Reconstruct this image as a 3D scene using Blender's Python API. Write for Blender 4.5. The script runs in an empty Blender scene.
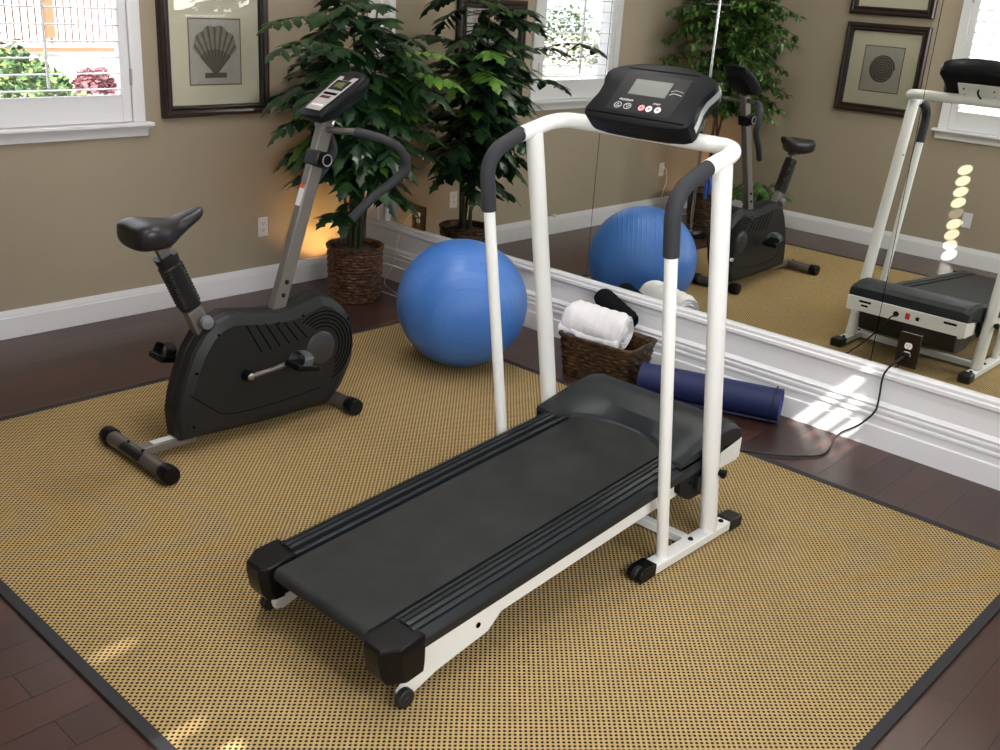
import bpy, bmesh, math, random
from mathutils import Vector, Matrix, Euler, Quaternion
R = math.radians
PI = math.pi
random.seed(7)
C = bpy.context.scene.collection
SC = bpy.context.scene

# ---------------------------------------------------------------- camera
cam_d = bpy.data.cameras.new('camera'); cam = bpy.data.objects.new('camera', cam_d); C.objects.link(cam)
YAW, PIT, ROL, FPX = 0.839061, 0.36376, 0.0658278, 1030.49
F_ = Vector((math.sin(YAW)*math.cos(PIT), math.cos(YAW)*math.cos(PIT), -math.sin(PIT)))
R0 = F_.cross(Vector((0, 0, 1))).normalized(); U0 = R0.cross(F_)
RT = R0*math.cos(ROL) + U0*math.sin(ROL); UP = -R0*math.sin(ROL) + U0*math.cos(ROL)
M = Matrix((RT, UP, -F_)).transposed().to_4x4(); M.translation = Vector((-4.38027, -5.24485, 1.8784))
cam.matrix_world = M
cam_d.sensor_width = 36; cam_d.sensor_fit = 'HORIZONTAL'; cam_d.lens = FPX*36/1000
cam_d.clip_start = 0.03; cam_d.clip_end = 200
SC.camera = cam
SC.view_settings.view_transform = 'Standard'; SC.view_settings.look = 'None'
SC.view_settings.gamma = 1; SC.view_settings.use_curve_mapping = False
SC.view_settings.exposure = 0.0

# ---------------------------------------------------------------- light
w = bpy.data.worlds.new('sky'); SC.world = w; w.use_nodes = True
bg = w.node_tree.nodes['Background']; bg.inputs[0].default_value = (0.86, 0.93, 1.0, 1); bg.inputs[1].default_value = 4.0

def lamp(name, kind, loc, rot, energy, color=(1, 1, 1), **kw):
    d = bpy.data.lights.new(name, kind); d.energy = energy; d.color = color
    for k, v in kw.items(): setattr(d, k, v)
    o = bpy.data.objects.new(name, d); C.objects.link(o); o.location = loc; o.rotation_euler = rot
    return o
SUN = Vector((0.63, 1.0, -1.2)).normalized()
sun = lamp('sun', 'SUN', (0, -8, 8), (0, 0, 0), 22.0, (1.0, 0.95, 0.86), angle=R(0.6))
sun.rotation_euler = SUN.to_track_quat('-Z', 'Y').to_euler()
# daylight through the large curtained openings of the front wall and the hall (behind the camera)
lamp('daylight_front', 'AREA', (-2.75, -5.62, 1.92), (R(-90), 0, R(180)), 72, (0.95, 0.98, 1.0), shape='RECTANGLE', size=1.7, size_y=1.1)
lamp('daylight_hall', 'AREA', (-5.85, -4.9, 1.5), (R(90), 0, R(-90)), 42, (0.95, 0.98, 1.0), shape='RECTANGLE', size=1.1, size_y=1.9)
# unseen flush ceiling lights, added to brighten the room
CEIL = 3.85
CLIGHTS = [(-1.3, -1.6), (-1.3, -3.9), (-3.0, -2.6)]
for (x, y) in CLIGHTS:
    lamp('ceiling_lamp', 'AREA', (x, y, CEIL-0.075), (0, 0, 0), 27, (1.0, 0.98, 0.95), shape='DISK', size=0.34)
# warm uplights on the floor behind the planters
lamp('uplight_bulb', 'SPOT', (-0.36, -0.19, 0.118), (R(150), R(-6), 0), 11, (1.0, 0.56, 0.20), shadow_soft_size=0.02, spot_size=R(120), spot_blend=0.6)
lamp('uplight_bulb', 'SPOT', (-3.70, -0.22, 0.118), (R(155), 0, 0), 10, (1.0, 0.52, 0.20), shadow_soft_size=0.02, spot_size=R(125), spot_blend=0.6)

# added spot lamps standing in for sun glints on the left wall (seen in the mirror)
for k in range(9):
    tgt = Vector((-4.0, -2.408-0.001*k, 0.734-0.0855*k)); src = Vector((-1.2, -5.55, 2.45-0.02*k)); d_ = tgt-src
    g = lamp('sun_glint', 'SPOT', src, d_.to_track_quat('-Z', 'Y').to_euler(), 1000 if k == 4 else 4500, (1.0, 0.96, 0.85), spot_size=R(0.55), spot_blend=0.35, shadow_soft_size=0.001)

# ---------------------------------------------------------------- materials
def nt(m): return m.node_tree
def mat(name, col, rough=0.5, metal=0.0, spec=0.5, coat=0.0, bump=None, var=None, trans=0.0, emit=None):
    m = bpy.data.materials.new(name); m.use_nodes = True
    t = m.node_tree; b = t.nodes['Principled BSDF']
    b.inputs['Base Color'].default_value = (*col, 1); b.inputs['Roughness'].default_value = rough
    b.inputs['Metallic'].default_value = metal; b.inputs['Specular IOR Level'].default_value = spec
    b.inputs['Coat Weight'].default_value = coat
    b.inputs['Transmission Weight'].default_value = trans
    if emit: b.inputs['Emission Color'].default_value = (*emit[0], 1); b.inputs['Emission Strength'].default_value = emit[1]
    tc = t.nodes.new('ShaderNodeTexCoord')
    if var:                                              # (scale, amount) colour mottling
        n = t.nodes.new('ShaderNodeTexNoise'); n.inputs['Scale'].default_value = var[0]; n.inputs['Detail'].default_value = 4
        t.links.new(tc.outputs['Object'], n.inputs['Vector'])
        r = t.nodes.new('ShaderNodeValToRGB')
        r.color_ramp.elements[0].position = 0.3; r.color_ramp.elements[1].position = 0.7
        r.color_ramp.elements[0].color = (*[c*(1-var[1]) for c in col], 1); r.color_ramp.elements[1].color = (*[min(1, c*(1+var[1])) for c in col], 1)
        t.links.new(n.outputs['Fac'], r.inputs[0]); t.links.new(r.outputs[0], b.inputs['Base Color'])
    if bump:                                             # (scale, strength, distance)
        n = t.nodes.new('ShaderNodeTexNoise'); n.inputs['Scale'].default_value = bump[0]; n.inputs['Detail'].default_value = 3
        t.links.new(tc.outputs['Object'], n.inputs['Vector'])
        bp = t.nodes.new('ShaderNodeBump'); bp.inputs['Strength'].default_value = bump[1]; bp.inputs['Distance'].default_value = bump[2]
        t.links.new(n.outputs['Fac'], bp.inputs['Height']); t.links.new(bp.outputs[0], b.inputs['Normal'])
    return m
def math_(t, op, a, b=None, c=None):
    n = t.nodes.new('ShaderNodeMath'); n.operation = op
    for i, v in enumerate((a, b, c)):
        if v is None: continue
        if isinstance(v, (int, float)): n.inputs[i].default_value = v
        else: t.links.new(v, n.inputs[i])
    return n.outputs[0]
def mixc(t, f, a, b):
    n = t.nodes.new('ShaderNodeMix'); n.data_type = 'RGBA'
    if isinstance(f, (int, float)): n.inputs[0].default_value = f
    else: t.links.new(f, n.inputs[0])
    for i, v in ((6, a), (7, b)):
        if isinstance(v, tuple): n.inputs[i].default_value = (*v, 1)
        else: t.links.new(v, n.inputs[i])
    return n.outputs[2]
def xyz(t, geo=True):
    tc = t.nodes.new('ShaderNodeTexCoord'); s = t.nodes.new('ShaderNodeSeparateXYZ')
    t.links.new(tc.outputs['Object'], s.inputs[0]); return s.outputs[0], s.outputs[1], s.outputs[2], tc

def rug_mat():
    m = mat('woven_sisal', (0.5, 0.4, 0.2), 0.85, spec=0.2); t = nt(m); b = t.nodes['Principled BSDF']
    x, y, z, tc = xyz(t)
    v = math_(t, 'DIVIDE', y, 0.0098); row = math_(t, 'FLOOR', v)
    off = math_(t, 'MULTIPLY', math_(t, 'MODULO', math_(t, 'ADD', row, 10000.0), 2.0), 0.5)
    u = math_(t, 'ADD', math_(t, 'DIVIDE', x, 0.021), off)
    fu = math_(t, 'ABSOLUTE', math_(t, 'SUBTRACT', math_(t, 'FRACT', u), 0.5))
    fv = math_(t, 'ABSOLUTE', math_(t, 'SUBTRACT', math_(t, 'FRACT', v), 0.5))
    d = math_(t, 'ADD', math_(t, 'POWER', math_(t, 'DIVIDE', fu, 0.22), 2.0), math_(t, 'POWER', math_(t, 'DIVIDE', fv, 0.44), 2.0))
    dot = math_(t, 'SUBTRACT', 1.0, math_(t, 'SMOOTH_MIN', d, 1.0, 0.3))
    n1 = t.nodes.new('ShaderNodeMapRange'); n1.interpolation_type = 'SMOOTHSTEP'
    n1.inputs[1].default_value = 1.25; n1.inputs[2].default_value = 0.7; t.links.new(d, n1.inputs[0])
    no = t.nodes.new('ShaderNodeTexNoise'); no.inputs['Scale'].default_value = 60; t.links.new(tc.outputs['Object'], no.inputs['Vector'])
    no2 = t.nodes.new('ShaderNodeTexNoise'); no2.inputs['Scale'].default_value = 2.2; t.links.new(tc.outputs['Object'], no2.inputs['Vector'])
    base = mixc(t, no.outputs['Fac'], (0.35, 0.238, 0.100), (0.53, 0.385, 0.185))
    base = mixc(t, math_(t, 'MULTIPLY', no2.outputs['Fac'], 0.25), base, (0.36, 0.245, 0.105))
    col = mixc(t, n1.outputs[0], base, (0.012, 0.007, 0.004))
    t.links.new(col, b.inputs['Base Color'])
    bp = t.nodes.new('ShaderNodeBump'); bp.inputs['Strength'].default_value = 0.6; bp.inputs['Distance'].default_value = 0.003; bp.invert = True
    t.links.new(n1.outputs[0], bp.inputs['Height']); t.links.new(bp.outputs[0], b.inputs['Normal'])
    return m
def wood_floor():
    m = mat('dark_planks', (0.06, 0.035, 0.03), 0.25, spec=0.45); t = nt(m); b = t.nodes['Principled BSDF']
    tc = t.nodes.new('ShaderNodeTexCoord'); mp = t.nodes.new('ShaderNodeMapping'); t.links.new(tc.outputs['Object'], mp.inputs[0])
    mp.inputs['Location'].default_value = (0.3, 0.048, 0)
    br = t.nodes.new('ShaderNodeTexBrick'); t.links.new(mp.outputs[0], br.inputs['Vector'])
    br.inputs['Scale'].default_value = 1; br.inputs['Mortar Size'].default_value = 0.0022; br.inputs['Mortar Smooth'].default_value = 0.3
    br.inputs['Brick Width'].default_value = 0.95; br.inputs['Row Height'].default_value = 0.127; br.offset = 0.37
    br.inputs['Color1'].default_value = (0, 0, 0, 1); br.inputs['Color2'].default_value = (1, 1, 1, 1); br.inputs['Mortar'].default_value = (0.5, 0.5, 0.5, 1)
    mp2 = t.nodes.new('ShaderNodeMapping'); mp2.inputs['Scale'].default_value = (1.2, 14, 1); t.links.new(tc.outputs['Object'], mp2.inputs[0])
    n = t.nodes.new('ShaderNodeTexNoise'); n.inputs['Scale'].default_value = 2.5; n.inputs['Detail'].default_value = 6; t.links.new(mp2.outputs[0], n.inputs['Vector'])
    c1 = mixc(t, br.outputs['Color'], (0.026, 0.013, 0.0125), (0.072, 0.027, 0.023))
    c2 = mixc(t, math_(t, 'MULTIPLY', n.outputs['Fac'], 0.8), c1, (0.055, 0.028, 0.019))
    c3 = mixc(t, br.outputs['Fac'], c2, (0.006, 0.004, 0.004))
    t.links.new(c3, b.inputs['Base Color'])
    rr = math_(t, 'MULTIPLY_ADD', n.outputs['Fac'], 0.14, 0.24); t.links.new(rr, b.inputs['Roughness'])
    bp = t.nodes.new('ShaderNodeBump'); bp.inputs['Strength'].default_value = 0.5; bp.inputs['Distance'].default_value = 0.002; bp.invert = True
    t.links.new(br.outputs['Fac'], bp.inputs['Height'])
    bp2 = t.nodes.new('ShaderNodeBump'); bp2.inputs['Strength'].default_value = 0.25; bp2.inputs['Distance'].default_value = 0.002
    t.links.new(n.outputs['Fac'], bp2.inputs['Height']); t.links.new(bp.outputs[0], bp2.inputs['Normal']); t.links.new(bp2.outputs[0], b.inputs['Normal'])
    return m
def shell_mat(kind):
    # a print inside the mat board: local x right, z up, unit size in metres
    m = mat('print_'+kind, (0.6, 0.6, 0.55), 0.55); t = nt(m); b = t.nodes['Principled BSDF']
    x, y, z, tc = xyz(t)
    no = t.nodes.new('ShaderNodeTexNoise'); no.inputs['Scale'].default_value = 25; no.inputs['Detail'].default_value = 4; t.links.new(tc.outputs['Object'], no.inputs['Vector'])
    paper = mixc(t, no.outputs['Fac'], (0.44, 0.44, 0.38), (0.60, 0.59, 0.52))
    if kind == 'fan':
        zz = math_(t, 'ADD', z, 0.130)
        r = math_(t, 'SQRT', math_(t, 'ADD', math_(t, 'MULTIPLY', x, x), math_(t, 'MULTIPLY', zz, zz)))
        a = math_(t, 'ARCTAN2', x, zz)
        scal = math_(t, 'MULTIPLY', math_(t, 'ABSOLUTE', math_(t, 'SINE', math_(t, 'MULTIPLY', a, 9.5))), 0.012)
        lim = math_(t, 'ADD', math_(t, 'MULTIPLY', math_(t, 'COSINE', math_(t, 'MULTIPLY', a, 0.95)), 0.262), scal)
        inside = math_(t, 'MULTIPLY', math_(t, 'LESS_THAN', r, lim), math_(t, 'LESS_THAN', math_(t, 'ABSOLUTE', a), 0.76))
        foot = math_(t, 'MULTIPLY', math_(t, 'LESS_THAN', math_(t, 'ABSOLUTE', x), 0.070), math_(t, 'LESS_THAN', math_(t, 'ABSOLUTE', math_(t, 'ADD', z, 0.125)), 0.014))
        inside = math_(t, 'MAXIMUM', inside, foot)
        rib = math_(t, 'ABSOLUTE', math_(t, 'SINE', math_(t, 'MULTIPLY', a, 19.0)))
        rib = math_(t, 'POWER', rib, 0.7)
        ring = math_(t, 'ABSOLUTE', math_(t, 'SINE', math_(t, 'MULTIPLY', r, 45.0)))
        c = mixc(t, rib, (0.035, 0.030, 0.018), (0.34, 0.33, 0.26))
        dk = math_(t, 'MULTIPLY', math_(t, 'LESS_THAN', r, 0.145), 0.55)
        c = mixc(t, dk, c, (0.05, 0.048, 0.028)); c = mixc(t, math_(t, 'MULTIPLY', ring, 0.2), c, (0.12, 0.10, 0.07))
    else:
        r = math_(t, 'SQRT', math_(t, 'ADD', math_(t, 'MULTIPLY', x, x), math_(t, 'MULTIPLY', z, z)))
        a = math_(t, 'ARCTAN2', z, x)
        lim = math_(t, 'ADD', 0.098, math_(t, 'MULTIPLY', math_(t, 'ADD', a, PI), 0.0022 if kind == 'spiral' else 0.0012))
        inside = math_(t, 'LESS_THAN', r, lim)
        sp = math_(t, 'SINE', math_(t, 'ADD', math_(t, 'MULTIPLY', r, 330.0), a))
        c = mixc(t, math_(t, 'MULTIPLY_ADD', sp, 0.5, 0.5), (0.05, 0.045, 0.035), (0.25, 0.23, 0.19))
    # thin brown edge line of the print
    e = math_(t, 'MAXIMUM', math_(t, 'GREATER_THAN', math_(t, 'ABSOLUTE', x), 0.160), math_(t, 'GREATER_THAN', math_(t, 'ABSOLUTE', z), 0.172))
    col = mixc(t, inside, paper, c); col = mixc(t, e, col, (0.14, 0.085, 0.05))
    t.links.new(col, b.inputs['Base Color'])
    return m
def ball_mat():
    m = mat('blue_vinyl', (0.035, 0.16, 0.56), 0.36, spec=0.5); t = nt(m); b = t.nodes['Principled BSDF']
    x, y, z, tc = xyz(t)
    # parallel moulded ridges around the ball
    s = math_(t, 'SINE', math_(t, 'MULTIPLY', x, 2*PI/0.055)); s = math_(t, 'POWER', math_(t, 'ABSOLUTE', s), 12.0)
    bp = t.nodes.new('ShaderNodeBump'); bp.inputs['Strength'].default_value = 0.5; bp.inputs['Distance'].default_value = 0.002
    t.links.new(s, bp.inputs['Height']); t.links.new(bp.outputs[0], b.inputs['Normal'])
    n = t.nodes.new('ShaderNodeTexNoise'); n.inputs['Scale'].default_value = 5; t.links.new(tc.outputs['Object'], n.inputs['Vector'])
    c = mixc(t, n.outputs['Fac'], (0.050, 0.165, 0.52), (0.065, 0.21, 0.62)); t.links.new(c, b.inputs['Base Color'])
    return m
def leaf_mat(name, a, bcol, rough=0.35):
    m = mat(name, a, rough, spec=0.5); t = nt(m); b = t.nodes['Principled BSDF']
    tc = t.nodes.new('ShaderNodeTexCoord'); n = t.nodes.new('ShaderNodeTexNoise'); n.inputs['Scale'].default_value = 9; n.inputs['Detail'].default_value = 2
    t.links.new(tc.outputs['Object'], n.inputs['Vector'])
    r = t.nodes.new('ShaderNodeValToRGB'); r.color_ramp.elements[0].position = 0.42; r.color_ramp.elements[1].position = 0.72
    r.color_ramp.elements[0].color = (*a, 1); r.color_ramp.elements[1].color = (*bcol, 1)
    t.links.new(n.outputs['Fac'], r.inputs[0]); t.links.new(r.outputs[0], b.inputs['Base Color'])
    return m
def wicker_mat(name, dark, light, sc=1.0):
    m = mat(name, dark, 0.5, spec=0.4); t = nt(m); b = t.nodes['Principled BSDF']
    tc = t.nodes.new('ShaderNodeTexCoord'); mp = t.nodes.new('ShaderNodeMapping'); mp.inputs['Scale'].default_value = (1, 1, 3.2); t.links.new(tc.outputs['Object'], mp.inputs[0])
    n = t.nodes.new('ShaderNodeTexNoise'); n.inputs['Scale'].default_value = 30*sc; n.inputs['Detail'].default_value = 4; t.links.new(mp.outputs[0], n.inputs['Vector'])
    r = t.nodes.new('ShaderNodeValToRGB'); r.color_ramp.elements[0].position = 0.42; r.color_ramp.elements[1].position = 0.66
    r.color_ramp.elements[0].color = (*dark, 1); r.color_ramp.elements[1].color = (*light, 1)
    t.links.new(n.outputs['Fac'], r.inputs[0]); t.links.new(r.outputs[0], b.inputs['Base Color'])
    return m
m_wall = mat('taupe_paint', (0.360, 0.302, 0.226), 0.75, spec=0.25, bump=(90, 0.06, 0.002), var=(1.4, 0.03))
m_ceil = mat('ceiling_paint', (0.82, 0.80, 0.76), 0.9)
m_trim = mat('white_gloss_trim', (0.80, 0.80, 0.83), 0.32, spec=0.5)
m_mirror = mat('mirror_glass', (0.88, 0.90, 0.86), 0.0, metal=1.0)
m_floor = wood_floor(); m_rug = rug_mat()
m_bind = mat('charcoal_binding', (0.022, 0.021, 0.026), 0.8, bump=(400, 0.3, 0.001))
m_wht = mat('white_enamel', (0.86, 0.86, 0.84), 0.28, spec=0.5)
m_blk = mat('black_plastic', (0.009, 0.010, 0.011), 0.38, spec=0.4, bump=(300, 0.08, 0.0006))
m_blk2 = mat('charcoal_plastic', (0.007, 0.008, 0.010), 0.42, spec=0.13, bump=(500, 0.1, 0.0006))
m_blkg = mat('gloss_black', (0.005, 0.005, 0.006), 0.28, spec=0.2)
m_hood = mat('hood_plastic', (0.012, 0.016, 0.020), 0.42, spec=0.34, bump=(420, 0.08, 0.0006))
m_rib = mat('ribbed_rail_plastic', (0.011, 0.014, 0.017), 0.38, spec=0.34)
m_belt = mat('belt_rubber', (0.017, 0.018, 0.019), 0.62, spec=0.28, var=(9, 0.3), bump=(260, 0.25, 0.0008))
m_foam = mat('grip_foam', (0.030, 0.031, 0.037), 0.7, spec=0.3, bump=(350, 0.3, 0.001))
m_rub = mat('black_rubber', (0.012, 0.012, 0.013), 0.6)
m_steel = mat('bolt_steel', (0.5, 0.5, 0.5), 0.3, metal=1.0)
m_chrome = mat('chrome', (0.52, 0.53, 0.55), 0.22, metal=1.0)
m_gun = mat('pewter_paint', (0.19, 0.178, 0.165), 0.35, metal=0.35, spec=0.5)
m_gund = mat('dark_pewter_paint', (0.12, 0.105, 0.095), 0.35, metal=0.35, spec=0.5)
m_shr = mat('bike_shroud', (0.011, 0.012, 0.013), 0.48, spec=0.35, bump=(380, 0.12, 0.0006))
m_seat = mat('seat_vinyl', (0.012, 0.012, 0.016), 0.38, spec=0.5, bump=(260, 0.1, 0.0006))
m_lcd = mat('lcd', (0.125, 0.135, 0.115), 0.3, spec=0.3)
m_silver = mat('silver_overlay', (0.45, 0.43, 0.45), 0.4, metal=0.2)
m_red = mat('red_plastic', (0.55, 0.02, 0.02), 0.3)
m_pink = mat('pink_button', (0.85, 0.30, 0.32), 0.4)
m_whb = mat('white_button', (0.85, 0.82, 0.82), 0.4)
m_prn = mat('white_print', (0.75, 0.75, 0.75), 0.5)
m_label = mat('white_label', (0.75, 0.75, 0.75), 0.5)
m_orange = mat('orange_label', (0.75, 0.12, 0.02), 0.5)
m_ball = ball_mat()
m_frame = mat('espresso_frame', (0.022, 0.012, 0.010), 0.3, spec=0.5, var=(20, 0.3))
m_frin = mat('black_frame_lip', (0.008, 0.009, 0.008), 0.35)
m_mat = mat('cream_mat_board', (0.80, 0.77, 0.60), 0.8)
m_glass = mat('picture_glass', (1, 1, 1), 0.0)
def glass_thin(m, gl=1.0):
    t = nt(m); t.nodes.clear(); o = t.nodes.new('ShaderNodeOutputMaterial')
    tr = t.nodes.new('ShaderNodeBsdfTransparent'); g = t.nodes.new('ShaderNodeBsdfGlossy'); g.inputs['Roughness'].default_value = 0.0
    fr = t.nodes.new('ShaderNodeFresnel'); fr.inputs[0].default_value = 1.5; mx = t.nodes.new('ShaderNodeMixShader')
    t.links.new(math_(t, 'MULTIPLY', fr.outputs[0], gl), mx.inputs[0]); t.links.new(tr.outputs[0], mx.inputs[1]); t.links.new(g.outputs[0], mx.inputs[2]); t.links.new(mx.outputs[0], o.inputs[0])
glass_thin(m_glass, 0.8)
m_pane = mat('window_glass', (1, 1, 1), 0.0); glass_thin(m_pane, 0.6)
m_plate = mat('outlet_plate', (0.72, 0.72, 0.74), 0.35)
m_plate2 = mat('dark_outlet_plate', (0.045, 0.030, 0.018), 0.15, metal=0.6)
m_slot = mat('slot', (0.002, 0.002, 0.002), 0.9, spec=0.05)
m_wick = wicker_mat('dark_wicker', (0.016, 0.007, 0.004), (0.20, 0.085, 0.035))
m_wick2 = wicker_mat('brown_wicker', (0.012, 0.007, 0.004), (0.11, 0.050, 0.018))
m_soil = mat('bark_chips', (0.10, 0.075, 0.055), 0.95, bump=(60, 1.0, 0.02), var=(45, 0.6))
m_leaf = leaf_mat('dark_glossy_leaf', (0.006, 0.026, 0.012), (0.024, 0.072, 0.016))
m_leafl = leaf_mat('light_leaf', (0.06, 0.17, 0.02), (0.16, 0.30, 0.04))
m_ficl = leaf_mat('ficus_leaf', (0.016, 0.065, 0.012), (0.11, 0.23, 0.03))
m_stem = mat('green_cane', (0.035, 0.045, 0.018), 0.5, var=(20, 0.3))
m_bark = mat('bark', (0.09, 0.055, 0.035), 0.9, bump=(60, 0.6, 0.01))
m_towel = mat('white_terry', (0.84, 0.83, 0.86), 0.95, spec=0.1, bump=(220, 0.7, 0.004))
m_btow = mat('black_terry', (0.009, 0.009, 0.012), 1.0, spec=0.08, bump=(220, 0.7, 0.004))
m_mat2 = mat('navy_mat', (0.012, 0.020, 0.088), 0.55, spec=0.35, bump=(180, 0.25, 0.001))
m_mate = mat('blue_mat_edge', (0.025, 0.06, 0.32), 0.5)
m_strap = mat('black_strap', (0.01, 0.01, 0.012), 0.7)
m_bcord = mat('black_cord', (0.008, 0.008, 0.01), 0.45)
m_wcord = mat('white_cord', (0.75, 0.75, 0.72), 0.5)
m_blueh = mat('blue_handle', (0.03, 0.10, 0.50), 0.35)
m_fence = mat('fence_board', (0.45, 0.36, 0.35), 0.8, var=(3, 0.1))
m_post = mat('fence_post', (0.16, 0.075, 0.035), 0.8)
m_grnd = mat('garden_ground', (0.52, 0.45, 0.42), 0.95, var=(3, 0.25))
m_shrub = leaf_mat('shrub_leaf', (0.012, 0.05, 0.010), (0.16, 0.24, 0.06), 0.6)
m_shrubr = leaf_mat('red_shrub_leaf', (0.12, 0.02, 0.035), (0.22, 0.12, 0.12), 0.6)
m_lampg = mat('frosted_diffuser', (0.9, 0.88, 0.84), 0.5, emit=((1, 0.94, 0.86), 4.0))

# ---------------------------------------------------------------- mesh helpers
class MB:
    def __init__(s): s.v = []; s.f = []; s.mi = []
    def add(s, vs, fs, mi=0):
        n = len(s.v); s.v += [tuple(v) for v in vs]; s.f += [tuple(i+n for i in f) for f in fs]; s.mi += [mi]*len(fs); return s
    def box(s, a, b, mi=0, rot=None, piv=None):
        x0, y0, z0 = a; x1, y1, z1 = b
        vs = [Vector(p) for p in ((x0, y0, z0), (x1, y0, z0), (x1, y1, z0), (x0, y1, z0), (x0, y0, z1), (x1, y0, z1), (x1, y1, z1), (x0, y1, z1))]
        if rot:
            pv = Vector(piv) if piv else sum(vs, Vector())/8
            vs = [rot @ (v-pv) + pv for v in vs]
        return s.add(vs, [(0, 3, 2, 1), (4, 5, 6, 7), (0, 1, 5, 4), (1, 2, 6, 5), (2, 3, 7, 6), (3, 0, 4, 7)], mi)
    def prism(s, poly, a, b, axis='y', mi=0, shear=None):
        # poly: 2-D points; extruded from a to b along axis. For axis y: (x,z); x: (y,z); z: (x,y)
        def P(p, t):
            if axis == 'y': return (p[0], t, p[1])
            if axis == 'x': return (t, p[0], p[1])
            return (p[0], p[1], t)
        n = len(poly); vs = [P(p, a) for p in poly] + [P(p, b) for p in poly]
        if shear: vs = [shear(Vector(v)) for v in vs]
        fs = [tuple(range(n-1, -1, -1)), tuple(range(n, 2*n))] + [(i, (i+1) % n, n+(i+1) % n, n+i) for i in range(n)]
        return s.add(vs, fs, mi)
    def tube(s, path, r, seg=14, cap=True, mi=0, closed=False):
        path = [Vector(p) for p in path]; n = len(path)
        rr = r if isinstance(r, (list, tuple)) else [r]*n
        def tan(i):
            if closed: return (path[(i+1) % n]-path[i-1]).normalized()
            if i == 0: return (path[1]-path[0]).normalized()
            if i == n-1: return (path[-1]-path[-2]).normalized()
            return ((path[i+1]-path[i]).normalized()+(path[i]-path[i-1]).normalized()).normalized()
        t = tan(0); u = t.orthogonal().normalized(); vs = []
        for i in range(n):
            t2 = tan(i)
            q = t.rotation_difference(t2); u = q @ u; u = (u - t2*u.dot(t2)).normalized(); t = t2; w_ = t.cross(u)
            k = 1.0
            if 0 < i < n-1:
                c = (path[i+1]-path[i]).normalized().dot((path[i]-path[i-1]).normalized()); k = 1/max(0.6, math.sqrt(max(0.0, (1+c)/2)))
            for j in range(seg):
                a = 2*PI*j/seg; vs.append(path[i]+(u*math.cos(a)+w_*math.sin(a))*rr[i]*k)
        fs = []
        m = n if closed else n-1
        for i in range(m):
            for j in range(seg):
                a = i*seg+j; b_ = i*seg+(j+1) % seg; c = ((i+1) % n)*seg+(j+1) % seg; d = ((i+1) % n)*seg+j
                fs.append((a, b_, c, d))
        if cap and not closed: fs += [tuple(range(seg-1, -1, -1)), tuple((n-1)*seg+j for j in range(seg))]
        return s.add(vs, fs, mi)
    def lathe(s, prof, c, axis='z', seg=32, mi=0, cap=True):
        c = Vector(c); vs = []
        ax = Vector(axis) if not isinstance(axis, str) else {'x': Vector((1, 0, 0)), 'y': Vector((0, 1, 0)), 'z': Vector((0, 0, 1))}[axis]
        ax = ax.normalized(); u = ax.orthogonal().normalized(); w_ = ax.cross(u)
        for (r_, h) in prof:
            for j in range(seg):
                a = 2*PI*j/seg; vs.append(c+ax*h+(u*math.cos(a)+w_*math.sin(a))*r_)
        fs = []; n = len(prof)
        for i in range(n-1):
            for j in range(seg): fs.append((i*seg+j, i*seg+(j+1) % seg, (i+1)*seg+(j+1) % seg, (i+1)*seg+j))
        if cap: fs += [tuple(range(seg-1, -1, -1)), tuple((n-1)*seg+j for j in range(seg))]
        return s.add(vs, fs, mi)
    def loft(s, rings, mi=0, cap=True):
        n = len(rings[0]); vs = [p for r_ in rings for p in r_]; fs = []
        for i in range(len(rings)-1):
            for j in range(n): fs.append((i*n+j, i*n+(j+1) % n, (i+1)*n+(j+1) % n, (i+1)*n+j))
        if cap: fs += [tuple(range(n-1, -1, -1)), tuple((len(rings)-1)*n+j for j in range(n))]
        return s.add(vs, fs, mi)
def build(name, mb, mats, parent=None, bevel=0, seg=2, angle=35, sub=0, recalc=True):
    me = bpy.data.meshes.new(name)
    off = Vector(parent['_o']) if parent is not None and '_o' in parent else Vector((0, 0, 0))
    me.from_pydata([tuple(Vector(v)-off) for v in mb.v], [], mb.f)
    if not isinstance(mats, (list, tuple)): mats = [mats]
    for m in mats: me.materials.append(m)
    me.polygons.foreach_set('material_index', mb.mi)
    if recalc:
        b = bmesh.new(); b.from_mesh(me); bmesh.ops.recalc_face_normals(b, faces=b.faces); b.to_mesh(me); b.free()
    me.polygons.foreach_set('use_smooth', [True]*len(me.polygons)); me.update()
    if not sub: me.set_sharp_from_angle(angle=R(angle))
    o = bpy.data.objects.new(name, me); C.objects.link(o)
    if parent is not None: o.parent = parent
    if bevel:
        bv = o.modifiers.new('bevel', 'BEVEL'); bv.width = bevel; bv.segments = seg; bv.limit_method = 'ANGLE'; bv.angle_limit = R(30); bv.harden_normals = False
    if sub:
        sm = o.modifiers.new('sub', 'SUBSURF'); sm.levels = sub; sm.render_levels = sub
    return o
OFFS = {}
def sub_of(o, p):      # a sub-part's parent keeps the same world offset as its thing
    o['_o'] = p['_o']
def thing(name, label, cat, loc, group=None):
    o = bpy.data.objects.new(name, None); C.objects.link(o); o.location = loc; o.empty_display_size = 0.1
    o['label'] = label; o['category'] = cat; o['_o'] = tuple(loc)
    if group: o['group'] = group
    return o
def tag(o, label, cat, group=None, kind=None):
    o['label'] = label; o['category'] = cat
    if group: o['group'] = group
    if kind: o['kind'] = kind
    return o
def struct(o): o['kind'] = 'structure'; return o
def P(name, mb, mats, parent, **k):
    o = build(name, mb, mats, parent, **k)
    if parent is not None and '_o' in parent: o['_o'] = parent['_o']
    return o
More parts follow.
